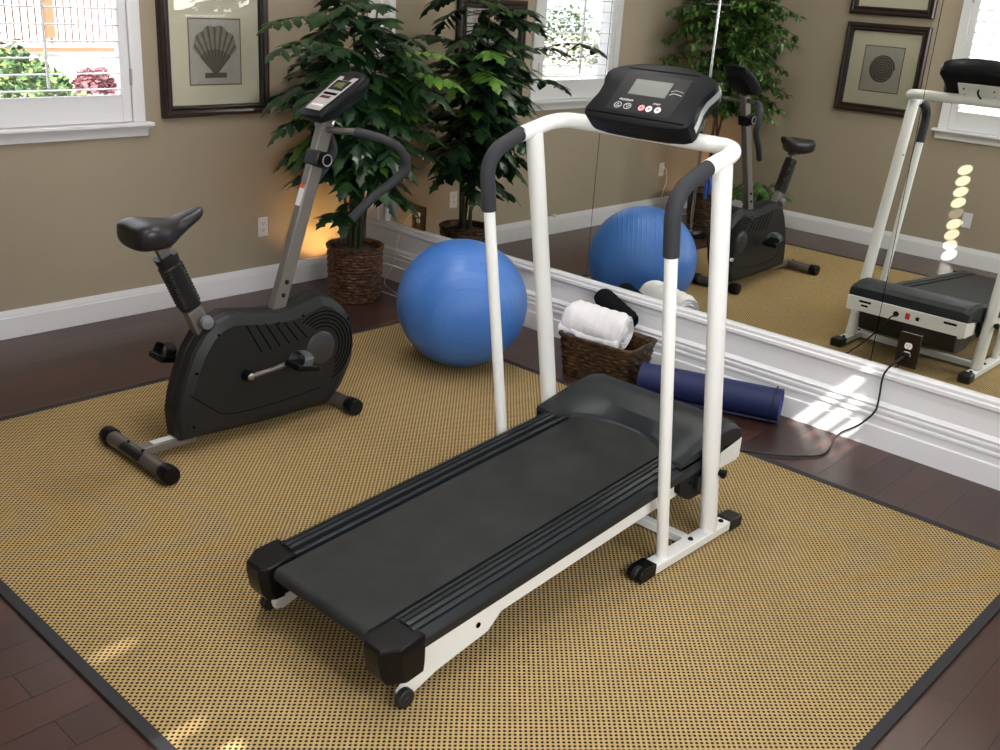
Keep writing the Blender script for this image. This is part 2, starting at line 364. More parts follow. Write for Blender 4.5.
def fillet(pts, rad, n=6):
    pts = [Vector(p) for p in pts]; out = [pts[0]]
    for i in range(1, len(pts)-1):
        a, b, c = pts[i-1], pts[i], pts[i+1]; r_ = rad[i-1] if isinstance(rad, (list, tuple)) else rad
        u = (a-b); v = (c-b); r1 = min(r_, u.length*0.49); r2 = min(r_, v.length*0.49); p = b+u.normalized()*r1; q = b+v.normalized()*r2
        for k in range(n+1):
            t = k/n; out.append(p*(1-t)**2+b*2*t*(1-t)+q*t*t)
    out.append(pts[-1]); return out
def smooth_path(pts, n=6):
    pts = [Vector(p) for p in pts]; q = [pts[0]*2-pts[1]]+pts+[pts[-1]*2-pts[-2]]; out = []
    for i in range(1, len(q)-2):
        for k in range(n):
            t = k/n; a, b, c, d = q[i-1], q[i], q[i+1], q[i+2]
            out.append(0.5*((2*b)+(-a+c)*t+(2*a-5*b+4*c-d)*t*t+(-a+3*b-3*c+d)*t**3))
    out.append(pts[-1]); return out

XM = 0.018           # mirror plane
XL = -4.0            # left wall plane
YF = -5.68           # front wall plane (behind the camera)
XH = -6.0            # hall wall
YJ = -3.60           # the left wall ends here and the room widens

# ---------------------------------------------------------------- room shell
def wall_panel(name, axis, at, thick, rng, zr, holes):
    """axis 'y': wall in the xz plane at y=at..at+thick; axis 'x': in the yz plane. holes: (a0,a1,z0,z1)"""
    m = MB(); a0, a1 = rng; z0, z1 = zr
    cuts = sorted(set([a0, a1]+[h[0] for h in holes]+[h[1] for h in holes])); zc = sorted(set([z0, z1]+[h[2] for h in holes]+[h[3] for h in holes]))
    for i in range(len(cuts)-1):
        runs = []
        for j in range(len(zc)-1):
            ca = (cuts[i]+cuts[i+1])/2; cz = (zc[j]+zc[j+1])/2
            if any(h[0] < ca < h[1] and h[2] < cz < h[3] for h in holes): continue
            if runs and abs(runs[-1][1]-zc[j]) < 1e-6: runs[-1][1] = zc[j+1]
            else: runs.append([zc[j], zc[j+1]])
        for (p, q) in runs:
            lo, hi = min(at, at+thick), max(at, at+thick)
            if axis == 'y': m.box((cuts[i], lo, p), (cuts[i+1], hi, q))
            else: m.box((lo, cuts[i], p), (hi, cuts[i+1], q))
    return struct(build(name, m, m_wall))
struct(build('floor', MB().box((XH, YF, -0.1), (0.16, 0.14, 0)), m_floor))
struct(build('ceiling', MB().box((XH-0.1, YF-0.12, CEIL), (0.16, 0.14, CEIL+0.12)), m_ceil))
wall_panel('wall_back', 'y', 0.0, 0.14, (XL-0.14, 0.16), (0, CEIL), [(-2.516, -1.599, 1.062, 2.30)])
wall_panel('wall_right', 'x', XM+0.012, 0.13, (YF, 0.0), (0, CEIL), [])
wall_panel('wall_left', 'x', XL, -0.14, (YJ, 0.0), (0, CEIL), [(-3.191, -2.199, 1.02, 2.30)])
wall_panel('wall_hall', 'y', YJ, 0.14, (XH, XL-0.14), (0, CEIL), [])
wall_panel('wall_entry', 'x', XH, -0.12, (YF, YJ+0.14), (0, CEIL), [(-5.5, -4.3, 0.45, 2.5)])
wall_panel('wall_front', 'y', YF, -0.12, (XH, 0.16), (0, CEIL), [(-1.69, -1.34, 2.50, 3.10), (-3.65, -1.85, 1.3, 2.5), (-5.20, -4.55, 2.60, 3.75)])

# baseboards
def baseboard_prof(d=1):
    return [(0, 0), (0.016, 0), (0.016, 0.108), (0.012, 0.112), (0.012, 0.124), (0.009, 0.130), (0.007, 0.146), (0, 0.146)]
def board(name, path_axis, at, rng, sgn):
    m = MB(); pr = baseboard_prof()
    if path_axis == 'x': m.prism([(at+sgn*p[0], p[1]) for p in pr], rng[0], rng[1], 'x')
    else: m.prism([(at+sgn*p[0], p[1]) for p in pr], rng[0], rng[1], 'y')
    return struct(build(name, m, m_trim))
board('baseboard_back', 'x', 0.0, (XL, -0.036), -1)
board('baseboard_left', 'y', XL, (YJ, -0.016), 1)
# stepped white trim under the mirror
pr = [(XM+0.012, 0), (0.0, 0), (0.0, 0.098), (0.007, 0.104), (0.007, 0.136), (0.001, 0.141), (0.001, 0.152), (0.007, 0.157), (0.007, 0.166), (0.001, 0.171),
      (0.001, 0.182), (0.007, 0.187), (0.007, 0.196), (0.0, 0.201), (0.0, 0.212), (0.009, 0.218), (0.009, 0.322), (-0.004, 0.328), (-0.010, 0.336), (-0.010, 0.350), (-0.004, 0.356), (-0.004, 0.370), (0.004, 0.380), (XM+0.012, 0.380)]
pr = [(x-0.010*(0.0 if z > 0.21 else 1.0), z) for x, z in pr]; pr[0] = (XM+0.012, 0)
struct(build('trim_mirror', MB().prism(pr, YF, -0.016, 'y'), m_trim, angle=20))
# casing to the left of the mirror
cz = [(-0.234, XM+0.012), (-0.234, 0.002), (-0.226, -0.006), (-0.214, -0.006), (-0.208, 0.004), (-0.150, 0.004), (-0.144, -0.004), (-0.085, -0.004), (-0.078, 0.006), (-0.040, 0.006), (-0.034, 0.002), (-0.012, 0.002), (-0.012, XM+0.012)]
struct(build('trim_corner', MB().prism([(x, y) for y, x in cz], 0.380, 2.44, 'z'), m_trim, angle=20))
struct(build('trim_top', MB().box((-0.004, YF, 2.38), (XM+0.012, -0.234, 2.46)), m_trim))
# mirror panels
ys = [-0.234, -1.885, -3.535, YF+0.002]
labs = ['tall mirror panel nearest the corner with the potted plant', 'tall mirror panel between the two seams, behind the rolled mat', 'tall mirror panel at the right with a power outlet set in it']
for i in range(3):
    o = build('mirror_panel', MB().box((XM, ys[i+1]+0.0015, 0.381), (XM+0.006, ys[i]-0.0015, 2.379)), m_mirror)
    tag(o, labs[i], 'mirror', 'mirror panels on the right wall')
struct(build('trim_seam', MB().box((XM+0.0065, YF+0.01, 0.381), (XM+0.0115, -0.235, 2.379)), m_slot))

# shuttered windows
def shutter_window(name, wall, c0, c1, sill, top, tilt, split=1, inward=1, rods=None, stool=True):
    """wall: ('y', at, s) runs along x on wall y=at, s = direction into the room; ('x', at, s) runs along y"""
    ax, at, s = wall
    def B(m, a0, a1, d0, d1, z0, z1, mi=0):   # along wall, depth into room, height
        if ax == 'y': m.box((a0, min(at+s*d0, at+s*d1), z0), (a1, max(at+s*d0, at+s*d1), z1), mi)
        else: m.box((min(at+s*d0, at+s*d1), a0, z0), (max(at+s*d0, at+s*d1), a1, z1), mi)
        return m
    loc = ((c0+c1)/2, at, sill) if ax == 'y' else (at, (c0+c1)/2, sill)
    root = bpy.data.objects.new(name, None); C.objects.link(root); root.location = loc; root['kind'] = 'structure'; root['_o'] = loc
    m = MB(); cw = 0.070
    B(m, c0, c0+cw, 0.0, 0.022, sill, top); B(m, c1-cw, c1, 0.0, 0.022, sill, top); B(m, c0, c1, 0.0, 0.024, top, top+cw)
    P('casing', m, m_trim, root, bevel=0.003)
    m = MB(); B(m, c0+cw-0.005, c1-cw+0.005, -0.135, 0.0, top, top+0.01); B(m, c0+cw-0.012, c0+cw, -0.135, 0.004, sill, top); B(m, c1-cw, c1-cw+0.012, -0.135, 0.004, sill, top); B(m, c0+cw, c1-cw, -0.14, 0.0, sill-0.015, sill)
    P('jamb', m, m_trim, root)
    if stool:
        P('sill', B(MB(), c0-0.035, c1+0.035, 0.0, 0.055, sill-0.022, sill), m_trim, root, bevel=0.006, seg=3)
        m = MB(); prf = [(0.0, sill-0.022), (0.036, sill-0.022), (0.032, sill-0.034), (0.022, sill-0.045), (0.018, sill-0.075), (0.0, sill-0.075)]
        if ax == 'y': m.prism([(at+s*d, z) for d, z in prf], c0-0.012, c1+0.012, 'x')
        else: m.prism([(at+s*d, z) for d, z in prf], c0-0.012, c1+0.012, 'y')
        P('apron', m, m_trim, root)
    P('glass_pane', B(MB(), c0+cw, c1-cw, -0.115, -0.11, sill, top), m_pane, root)
    n = split; wd = (c1-c0-2*cw)/n
    for k in range(n):
        a0 = c0+cw+k*wd+0.004; a1 = a0+wd-0.008; st = 0.050
        m = MB(); B(m, a0, a0+st, -0.012, 0.016, sill+0.004, top-0.004); B(m, a1-st, a1, -0.012, 0.016, sill+0.004, top-0.004)
        B(m, a0+st, a1-st, -0.012, 0.016, sill+0.004, sill+0.142); B(m, a0+st, a1-st, -0.012, 0.016, top-0.12, top-0.004)
        fr = P('shutter_panel', m, m_trim, root, bevel=0.002)
        m = MB(); z = sill+0.142+0.030; cth = math.cos(tilt); sth = math.sin(tilt); hw = 0.040
        while z < top-0.14:
            seg = []
            for q in range(12):
                an = 2*PI*q/12; u = hw*math.cos(an); v = 0.0045*math.sin(an)
                seg.append((u*cth-v*sth, z+u*sth+v*cth))
            ring = [(at+s*(d+0.002), zz) for d, zz in seg]
            if ax == 'y': m.prism(ring, a0+st, a1-st, 'x')
            else: m.prism(ring, a0+st, a1-st, 'y')
            z += 0.079
        P('louvers', m, m_trim, fr)
        am = (a0+a1)/2
        P('tilt_rod', B(MB(), am-0.006, am+0.006, 0.044, 0.054, sill+0.19, top-0.16), m_trim, fr)
        m = MB()
        for zz in (sill+0.24, top-0.3): B(m, a1-0.002, a1+0.012, 0.016, 0.022, zz-0.05, zz+0.035)
        P('hinge', m, m_steel, fr)
    return root
shutter_window('window_1', ('y', 0.0, -1), -2.580, -1.535, 1.062, 2.30, R(4))
shutter_window('window_2', ('x', XL, 1), -3.255, -2.135, 1.02, 2.30, R(6))
def plain_window(name, ax, at, s, c0, c1, z0, z1):
    def B(m, a0, a1, d0, d1, q0, q1):
        if ax == 'y': m.box((a0, min(at+s*d0, at+s*d1), q0), (a1, max(at+s*d0, at+s*d1), q1))
        else: m.box((min(at+s*d0, at+s*d1), a0, q0), (max(at+s*d0, at+s*d1), a1, q1))
        return m
    m = MB(); k = 0.07
    B(m, c0-k, c0, 0, 0.02, z0-k, z1+k); B(m, c1, c1+k, 0, 0.02, z0-k, z1+k); B(m, c0, c1, 0, 0.02, z1, z1+k); B(m, c0, c1, 0, 0.03, z0-k, z0)
    return struct(build(name, m, m_trim, bevel=0.003))
plain_window('window_4', 'y', YF, 1, -3.65, -1.85, 1.3, 2.5)
plain_window('window_5', 'x', XH, 1, -5.5, -4.3, 0.45, 2.5)
# small transom high in the front wall with open slats: its sun falls on the mirror trim
w3 = bpy.data.objects.new('window_3', None); C.objects.link(w3); w3.location = (-1.45, YF, 2.5); w3['kind'] = 'structure'; w3['_o'] = (-1.45, YF, 2.5)
m = MB(); m.box((-1.76, YF, 2.43), (-1.69, YF+0.02, 3.17)); m.box((-1.34, YF, 2.43), (-1.27, YF+0.02, 3.17)); m.box((-1.69, YF, 3.10), (-1.34, YF+0.02, 3.17)); m.box((-1.69, YF, 2.43), (-1.34, YF+0.03, 2.50)); P('casing', m, m_trim, w3)
m = MB()
for k in range(5): m.box((-1.69, YF-0.06, 2.50+0.125*k), (-1.34, YF-0.05, 2.558+0.125*k))
P('slats', m, m_trim, w3)
# unseen high window, added so its shutter slits throw sun patches on the floor
def slit(x0, x1, y0, y1):
    f0 = -(0.63/1.0); t0 = (y0-YF+0.055); t1 = (y1-YF+0.055)
    return (x0-0.63*t0, x1-0.63*t0, 1.2*t0, 1.2*t1)
slits = [slit(-3.35, -3.18, -2.80, -2.785), slit(-3.38, -3.22, -3.235, -3.220), slit(-3.40, -3.34, -3.30, -3.265), slit(-3.29, -3.21, -3.39, -3.355)]
m = MB(); cuts = sorted(set([-5.20, -4.55]+[q for h in slits for q in h[:2]])); zc = sorted(set([2.60, 3.75]+[q for h in slits for q in h[2:]]))
for i in range(len(cuts)-1):
    for j in range(len(zc)-1):
        ca = (cuts[i]+cuts[i+1])/2; cz2 = (zc[j]+zc[j+1])/2
        if not any(h[0] < ca < h[1] and h[2] < cz2 < h[3] for h in slits): m.box((cuts[i], YF-0.06, zc[j]), (cuts[i+1], YF-0.055, zc[j+1]))
w6 = bpy.data.objects.new('window_6', None); C.objects.link(w6); w6.location = (-4.85, YF, 2.72); w6['kind'] = 'structure'; w6['_o'] = (-4.85, YF, 2.72)
P('shutter_panel', m, m_trim, w6)
m = MB(); m.box((-5.27, YF, 2.53), (-5.20, YF+0.02, 3.82)); m.box((-4.55, YF, 2.53), (-4.48, YF+0.02, 3.82)); m.box((-5.20, YF, 3.75), (-4.55, YF+0.02, 3.82)); m.box((-5.20, YF, 2.53), (-4.55, YF+0.02, 2.60)); P('casing', m, m_trim, w6)
# roller shades drawn over the two openings behind the camera
o = build('roller_shade', MB().box((-3.64, YF-0.06, 1.32), (-1.86, YF-0.055, 2.49)), mat('shade_cloth', (0.8, 0.78, 0.72), 0.9)); tag(o, 'cream roller shade drawn down over the wide front window', 'window shade', 'roller shades')
o = build('roller_shade', MB().box((XH-0.06, -5.49, 0.47), (XH-0.055, -4.31, 2.49)), mat('shade_cloth_hall', (0.8, 0.78, 0.72), 0.9)); tag(o, 'cream roller shade drawn down over the hall window', 'window shade', 'roller shades')
for i, (x, y) in enumerate(CLIGHTS):  # added fixtures around the unseen fill lamps on the ceiling
    t = thing('ceiling_light', ['round flush ceiling light near the mirror above the exercise ball', 'round flush ceiling light near the mirror above the treadmill front', 'round flush ceiling light toward the left wall'][i], 'ceiling light', (x, y, CEIL), 'flush ceiling lights')
    P('canopy', MB().lathe([(0.20, -0.004), (0.20, -0.03), (0.19, -0.035)], (x, y, CEIL), seg=40), m_chrome, t)
    P('diffuser', MB().lathe([(0.185, -0.035), (0.18, -0.06), (0.15, -0.068), (0.001, -0.07)], (x, y, CEIL), seg=40), m_lampg, t)

# ---------------------------------------------------------------- rug
rx0, rx1, ry0, ry1, bw = -3.365, -0.530, -4.525, -0.995, 0.034
t = thing('area_rug', 'large tan woven sisal rug with dark dots and charcoal binding', 'rug', (-1.95, -2.76, 0.0))
P('weave', MB().box((rx0+bw, ry0+bw, 0.0005), (rx1-bw, ry1-bw, 0.009)), m_rug, t)
m = MB(); m.box((rx0, ry0, 0.0005), (rx0+bw, ry1, 0.011)); m.box((rx1-bw, ry0, 0.0005), (rx1, ry1, 0.011)); m.box((rx0+bw, ry0, 0.0005), (rx1-bw, ry0+bw, 0.011)); m.box((rx0+bw, ry1-bw, 0.0005), (rx1-bw, ry1, 0.011))
P('binding', m, m_bind, t)
FL = 0.009

# ---------------------------------------------------------------- exercise ball
o = bpy.data.objects
m = MB(); rb = 0.334; rings = []
for i in range(1, 48):
    a = PI*i/48; rings.append([(rb*math.sin(a)*math.cos(2*PI*j/72), rb*math.sin(a)*math.sin(2*PI*j/72), rb*math.cos(a)) for j in range(72)])
m.loft(rings)
ball = build('exercise_ball', m, m_ball); ball.location = (-0.765, -1.705, FL+rb-0.001); ball.rotation_euler = (R(0), R(0), R(50)); ball.scale = (1, 1, 0.975); ball.location.z = FL+rb*0.975-0.0005
tag(ball, 'large blue inflatable exercise ball with moulded ridges on the rug corner', 'exercise ball')

# ---------------------------------------------------------------- treadmill
YC = -3.235
tm = thing('treadmill', 'white framed treadmill with black belt facing the mirror', 'treadmill', (-2.0, YC, FL))
def surf(x): return 0.220+0.0877*(x+2.85)
SL = 0.0877
# running belt
top_pts = [(-2.845+0.0*k, surf(-2.845)) for k in (0,)]
th = 0.045
m = MB(); prof = []
prof.append((-1.25, surf(-1.25)))
for k in range(9):
    a = R(90)+R(180)*k/8; cx, cz_ = -2.828, surf(-2.828)-0.024
    prof.append((cx+0.024*math.cos(a), cz_+0.024*math.sin(a)))
prof.append((-1.25, surf(-1.25)-0.048))
m.prism(prof, YC-0.208, YC+0.208, 'y'); P('running_belt', m, m_belt, tm, angle=40)
P('deck_board', MB().prism([(-2.78, surf(-2.78)-0.012), (-1.2, surf(-1.2)-0.012), (-1.2, surf(-1.2)-0.036), (-2.78, surf(-2.78)-0.036)], YC-0.232, YC+0.232, 'y'), m_blk, tm)
for s in (1, -1):
    # ribbed foot rail beside the belt
    ribs = [(0.222, -0.030), (0.222, 0.004), (0.226, 0.006), (0.236, 0.006), (0.238, -0.004), (0.246, -0.004), (0.248, 0.012), (0.262, 0.013), (0.264, 0.006), (0.268, 0.006), (0.270, 0.013),
            (0.284, 0.012), (0.286, 0.005), (0.290, 0.005), (0.292, 0.010), (0.304, 0.006), (0.306, -0.002), (0.309, -0.003), (0.311, 0.002), (0.326, -0.012), (0.331, -0.020), (0.331, -0.046), (0.310, -0.050)]
    m = MB(); x0, x1 = -2.76, -1.40
    m.prism([(YC+s*d, z) for d, z in ribs], x0, x1, 'x', shear=lambda v: Vector((v.x, v.y, v.z+surf(v.x))))
    P('foot_rail', m, m_rib, tm, angle=25)
    # side frame with the lifted rear foot bracket
    poly = [(-2.745, surf(-2.735)-0.048), (-1.15, surf(-1.15)-0.048), (-1.15, surf(-1.15)-0.126), (-2.40, surf(-2.40)-0.126), (-2.455, 0.088), (-2.66, 0.052), (-2.765, 0.016), (-2.795, 0.024), (-2.800, 0.045), (-2.745, 0.085)]
    m = MB().prism(poly, YC+s*0.280, YC+s*0.300, 'y'); P('side_frame', m, m_wht, tm, bevel=0.002)
    m = MB().lathe([(0.009, 0), (0.009, 0.002)], (-2.50, YC+s*0.3005, 0.130), (0, s, 0), seg=16); P('frame_hole', m, m_slot, tm)
    # rear end cap
    m = MB(); tp = [(-2.745, 0.338), (-2.835, 0.338), (-2.882, 0.305), (-2.882, 0.240), (-2.862, 0.220), (-2.83, 0.216), (-2.80, 0.222), (-2.745, 0.222)]
    def ring(z, k, dx=0): return [Vector((x*1.0+dx*(1 if x < -2.8 else 0), YC+s*(0.278+(d-0.278)*k), z+surf(x))) for x, d in tp]
    m.loft([ring(-0.118, 0.94, 0.030), ring(-0.085, 1.0, 0.010), ring(-0.030, 1.0), ring(-0.002, 1.0, 0.000), ring(0.004, 0.95, 0.006)])
    P('rear_cap', m, m_blkg, tm, bevel=0.004)
    m = MB().lathe([(0.012, 0), (0.026, 0.0), (0.029, 0.004), (0.029, 0.020), (0.026, 0.024), (0.010, 0.024), (0.008, 0.028)], (-2.795, YC+s*0.302, FL+0.029), (0, s, 0), seg=24); P('rear_wheel', m, m_rub, tm)
    # handrail: base rail, thick post, thin post, grip
    yb = YC+s*0.358+(0.027 if s > 0 else 0.0); dx = -0.030 if s > 0 else 0.0
    m = MB().box((-1.710, yb-0.030, FL+0.006), (-1.230, yb+0.024, FL+0.040)); br = P('base_rail', m, m_wht, tm, bevel=0.003)
    m = MB(); m.prism([(-1.710, FL+0.004), (-1.710, FL+0.051), (-1.778, FL+0.051), (-1.798, FL+0.040), (-1.805, FL+0.022), (-1.795, FL+0.004), (-1.775, FL)], yb-0.031, yb+0.031, 'y'); P('end_cap', m, m_blkg, br, bevel=0.004)
    m = MB().box((-1.235, yb-0.036, FL), (-1.155, yb+0.030, FL+0.047)); P('end_cap', m, m_blk, br, bevel=0.006)
    m = MB().lathe([(0.024, 0), (0.027, 0.004), (0.027, 0.016), (0.024, 0.02)], (-1.778, yb-0.010, FL+0.027), (0, 1, 0), seg=20); P('roller', m, m_rub, br)
    for bx_ in (-1.258, -1.462):
        P('bolt', MB().lathe([(0.010, 0), (0.010, 0.004), (0.006, 0.008), (0.001, 0.009)], (bx_, yb-0.003, FL+0.040), 'z', seg=14), m_blkg, br)
    P('upright_post', MB().tube([(-1.340+dx*0.5, yb, FL+0.039), (-1.588+dx, yb, 1.398)], 0.031, 20), m_wht, tm)
    thin = [(-1.636+dx*0.3, yb, FL+0.039), (-1.812+dx*0.4, yb, 1.145)]
    P('handrail_tube', MB().tube(thin, 0.0205, 18), m_wht, tm)
    gp = fillet([(-1.812+dx*0.4, yb, 1.145), (-1.842+dx*0.4, yb, 1.335), (-1.665+dx*0.6, yb, 1.398)], 0.12, 10)
    P('foam_grip', MB().tube(gp, 0.0255, 18), m_foam, tm)
    P('clamp_bolt', MB().lathe([(0.006, 0), (0.006, 0.008), (0.001, 0.010)], (-1.52, yb-0.034, 1.10), (0, -1, 0), seg=12), m_steel, tm)
    m = MB().lathe([(0.012, 0), (0.012, 0.008), (0.017, 0.010), (0.017, 0.022), (0.010, 0.026)], (-1.375, yb+s*0.03, 0.30 if s < 0 else 0.30), (0, s, 0), seg=18); P('knob', m, m_blkg, tm)
    P('mounting_bracket', MB().box((-1.425, min(YC+s*0.31, yb-s*0.02), 0.225), (-1.375, max(YC+s*0.31, yb-s*0.02), 0.275)), m_blk, tm, bevel=0.002)
# top bar: rises past each post, bends, and crosses
yl, yr = YC+0.385, YC-0.358
bar = fillet([(-1.690, yl, 1.394), (-1.490, yl, 1.440), (-1.490, yr, 1.440), (-1.672, yr, 1.396)], 0.085, 10)
P('top_bar', MB().tube(bar, 0.0265, 20), m_wht, tm)
P('cross_brace', MB().box((-1.47, yr+0.026, FL+0.008), (-1.435, yl-0.026, FL+0.040)), m_wht, tm, bevel=0.003)
P('frame_foot', MB().box((-2.02, YC-0.279, surf(-2)-0.15), (-1.985, YC-0.24, surf(-2)-0.120)), m_blk, tm)
P('frame_crossbar', MB().box((-2.06, YC-0.279, surf(-2.05)-0.120), (-2.01, YC+0.279, surf(-2.05)-0.09)), m_wht, tm)
# motor hood
HL, HR = YC+0.346, YC-0.324
def hood_ring(y, xr, k):
    return [(xr, y, surf(xr)+0.006), (xr+0.006, y, surf(xr)+0.018), (-1.375, y, 0.401-0.016*k), (-1.30, y, 0.420-0.020*k), (-1.22, y, 0.424-0.022*k), (-1.165, y, 0.412-0.020*k), (-1.142, y, 0.390-0.010*k), (-1.136, y, 0.355), (-1.136, y, 0.342), (-1.50, y, 0.285)]
rings = []
N = 36
for i in range(N+1):
    u = -1+2*i/N; y = (HL+HR)/2+u*(HL-HR)/2
    au = abs(y-YC)
    if au < 0.225: xr = -1.405-0.080*(au/0.225)**2
    elif au < 0.245: xr = -1.485-0.050*(au-0.225)/0.02
    else: xr = -1.535
    k = max(0, (abs(u)-0.90)/0.10)
    rings.append([Vector(p) for p in hood_ring(y, xr, k*k)])
m = MB().loft(rings)
P('motor_hood', m, m_hood, tm, angle=24)
for s, ye in ((1, HL), (-1, HR)):
    m = MB().prism([(-1.535, surf(-1.535)+0.004), (-1.40, 0.350), (-1.36, 0.30), (-1.36, 0.245), (-1.40, 0.205), (-1.47, 0.200), (-1.52, 0.235), (-1.53, 0.30)], YC+s*0.301, ye, 'y')
    P('hood_side', m, m_blk2, tm, bevel=0.003)
    P('hood_screw', MB().lathe([(0.005, 0), (0.005, 0.002)], (-1.46, ye, 0.26), (0, s, 0), seg=10), m_slot, tm)
m = MB().box((-1.138, HR, 0.262), (-1.124, HL, 0.341)); fp = P('front_plate', m, m_wht, tm, bevel=0.002)
for s, ye in ((1, HL), (-1, HR)):
    P('front_bracket', MB().box((-1.26, min(YC+s*0.301, ye), 0.255), (-1.139, max(YC+s*0.301, ye), 0.341)), m_wht, tm, bevel=0.002)
    P('vent_slot', MB().box((-1.1238, YC+s*0.24-0.035, 0.314), (-1.1228, YC+s*0.24+0.035, 0.326)), m_slot, fp)
P('vent_slot', MB().box((-1.1238, YC+0.22, 0.292), (-1.1228, YC+0.26, 0.303)), m_slot, fp)
P('power_switch', MB().box((-1.1239, YC-0.022, 0.286), (-1.116, YC+0.002, 0.320)), m_red, fp, bevel=0.002)
P('reset_button', MB().box((-1.1239, YC-0.075, 0.290), (-1.119, YC-0.055, 0.310)), m_blkg, fp, bevel=0.002)
P('cord_inlet', MB().lathe([(0.016, 0), (0.016, 0.006), (0.009, 0.010), (0.007, 0.03)], (-1.1239, YC+0.055, 0.300), (1, 0, -0.2), seg=16), m_blkg, fp)
m = MB().prism([(-1.150, 0.275), (-1.150, 0.22), (-1.17, 0.155), (-1.22, 0.135), (-1.36, 0.135), (-1.44, 0.19), (-1.46, 0.275)], YC-0.275, YC+0.275, 'y'); P('motor_pan', m, m_blk, tm, bevel=0.008)
# console
cb = Vector((-1.584, YC-0.010, 1.475)); ct = Vector((-1.429, YC-0.010, 1.633)); vdir = (ct-cb).normalized(); udir = Vector((0, -1, 0)); ndir = udir.cross(vdir).normalized()
if ndir.x > 0: ndir = -ndir
L_ = (ct-cb).length
def cp(u, v, n): return cb+udir*u+vdir*v+ndir*n
half = [(0.0, -0.014), (0.12, -0.012), (0.185, -0.004), (0.207, 0.006), (0.213, 0.024), (0.207, 0.060), (0.200, 0.092), (0.202, 0.130), (0.214, 0.162), (0.217, 0.182), (0.207, 0.200), (0.175, 0.217), (0.11, 0.234), (0.05, 0.242), (0.0, 0.243)]
outl = half+[(-u, v) for u, v in half[-2:0:-1]]
def shrink(k, kv=None):
    return [(u*k, 0.110+(v-0.110)*(kv or k)) for u, v in outl]
cons = MB().loft([[cp(u, v-0.004, -0.066) for u, v in shrink(0.90, 0.90)], [cp(u, v-0.003, -0.052) for u, v in shrink(0.975, 0.99)], [cp(u, v, 0.006) for u, v in outl], [cp(u, v, 0.016) for u, v in shrink(0.985, 0.975)], [cp(u, v, 0.020) for u, v in shrink(0.93, 0.90)]])
con = P('console', cons, m_blk2, tm, angle=40)
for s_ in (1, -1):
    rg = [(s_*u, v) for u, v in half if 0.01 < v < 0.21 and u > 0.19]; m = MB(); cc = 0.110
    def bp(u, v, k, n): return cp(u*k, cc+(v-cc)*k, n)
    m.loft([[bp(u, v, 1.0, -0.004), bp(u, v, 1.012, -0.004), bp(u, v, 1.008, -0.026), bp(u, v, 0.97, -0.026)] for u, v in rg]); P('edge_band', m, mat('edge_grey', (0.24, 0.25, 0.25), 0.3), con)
def quad_on(u0, u1, v0, v1, n0, n1, skew=0.0):
    m = MB(); vs = [cp(u0, v0, n0), cp(u1, v0, n0), cp(u1-skew, v1, n0), cp(u0+skew, v1, n0), cp(u0, v0, n1), cp(u1, v0, n1), cp(u1-skew, v1, n1), cp(u0+skew, v1, n1)]
    return m.add(vs, [(0, 3, 2, 1), (4, 5, 6, 7), (0, 1, 5, 4), (1, 2, 6, 5), (2, 3, 7, 6), (3, 0, 4, 7)])
P('control_overlay', quad_on(-0.130, 0.130, 0.027, 0.186, 0.0195, 0.0208), mat('overlay_black', (0.004, 0.004, 0.005), 0.35, spec=0.12), con)
P('display', quad_on(-0.079, 0.068, 0.100, 0.164, 0.0200, 0.0222), m_lcd, con)
P('top_groove', quad_on(-0.14, 0.14, 0.205, 0.209, 0.0195, 0.0207), m_slot, con)
P('lower_lip', quad_on(-0.19, 0.19, 0.010, 0.015, 0.0185, 0.0207), m_slot, con)
def disc_on(u, v, r_, mat_, name, n0=0.0205, n1=0.0235):
    m = MB(); a = [cp(u+r_*math.cos(2*PI*k/20), v+r_*math.sin(2*PI*k/20), n0) for k in range(20)]; b = [p+ndir*(n1-n0) for p in a]
    return P(name, m.loft([a, b]), mat_, con)
for (u, col_) in ((0.007, m_pink), (0.036, m_whb), (0.070, m_whb)):
    disc_on(u, 0.051, 0.0115, col_, 'button')
    disc_on(u, 0.051, 0.0042, m_red, 'button_icon', 0.0233, 0.0240)
for u in (-0.089, -0.050):
    m = MB(); m.tube([cp(u+0.0135*math.cos(2*PI*k/20), 0.051+0.0115*math.sin(2*PI*k/20), 0.0212) for k in range(20)], 0.0009, 6, closed=True); P('button_outline', m, m_prn, con)
    sg = 1 if u < -0.07 else -1
    m = MB(); m.tube([cp(u-0.0075, 0.051-0.0045*sg, 0.0212), cp(u+0.0075, 0.051-0.0045*sg, 0.0212), cp(u, 0.051+0.0065*sg, 0.0212)], 0.0008, 6, closed=True); P('arrow_icon', m, m_prn, con)
def text_on(txt, u, v, size, mat_, name, n=0.0212):
    cu = bpy.data.curves.new(name, 'FONT'); cu.body = txt; cu.size = size; cu.extrude = 0.0003; cu.align_x = 'CENTER'; cu.align_y = 'CENTER'
    tmp = bpy.data.objects.new(name, cu); C.objects.link(tmp)
    dg = bpy.context.evaluated_depsgraph_get(); me = bpy.data.meshes.new_from_object(tmp.evaluated_get(dg)); bpy.data.objects.remove(tmp)
    mtx = Matrix((udir, vdir, ndir)).transposed().to_4x4()
    if mtx.determinant() < 0: mtx = Matrix((-udir, vdir, ndir)).transposed().to_4x4()
    mtx.translation = cp(u, v, n)-Vector(tm['_o']); me.transform(mtx)
    me.materials.clear(); me.materials.append(mat_); o_ = bpy.data.objects.new(name, me); C.objects.link(o_); o_.parent = con; return o_
text_on('PROGRAM', -0.069, 0.075, 0.0115, m_prn, 'printed_word')
text_on('START', 0.053, 0.074, 0.0095, m_prn, 'printed_word')
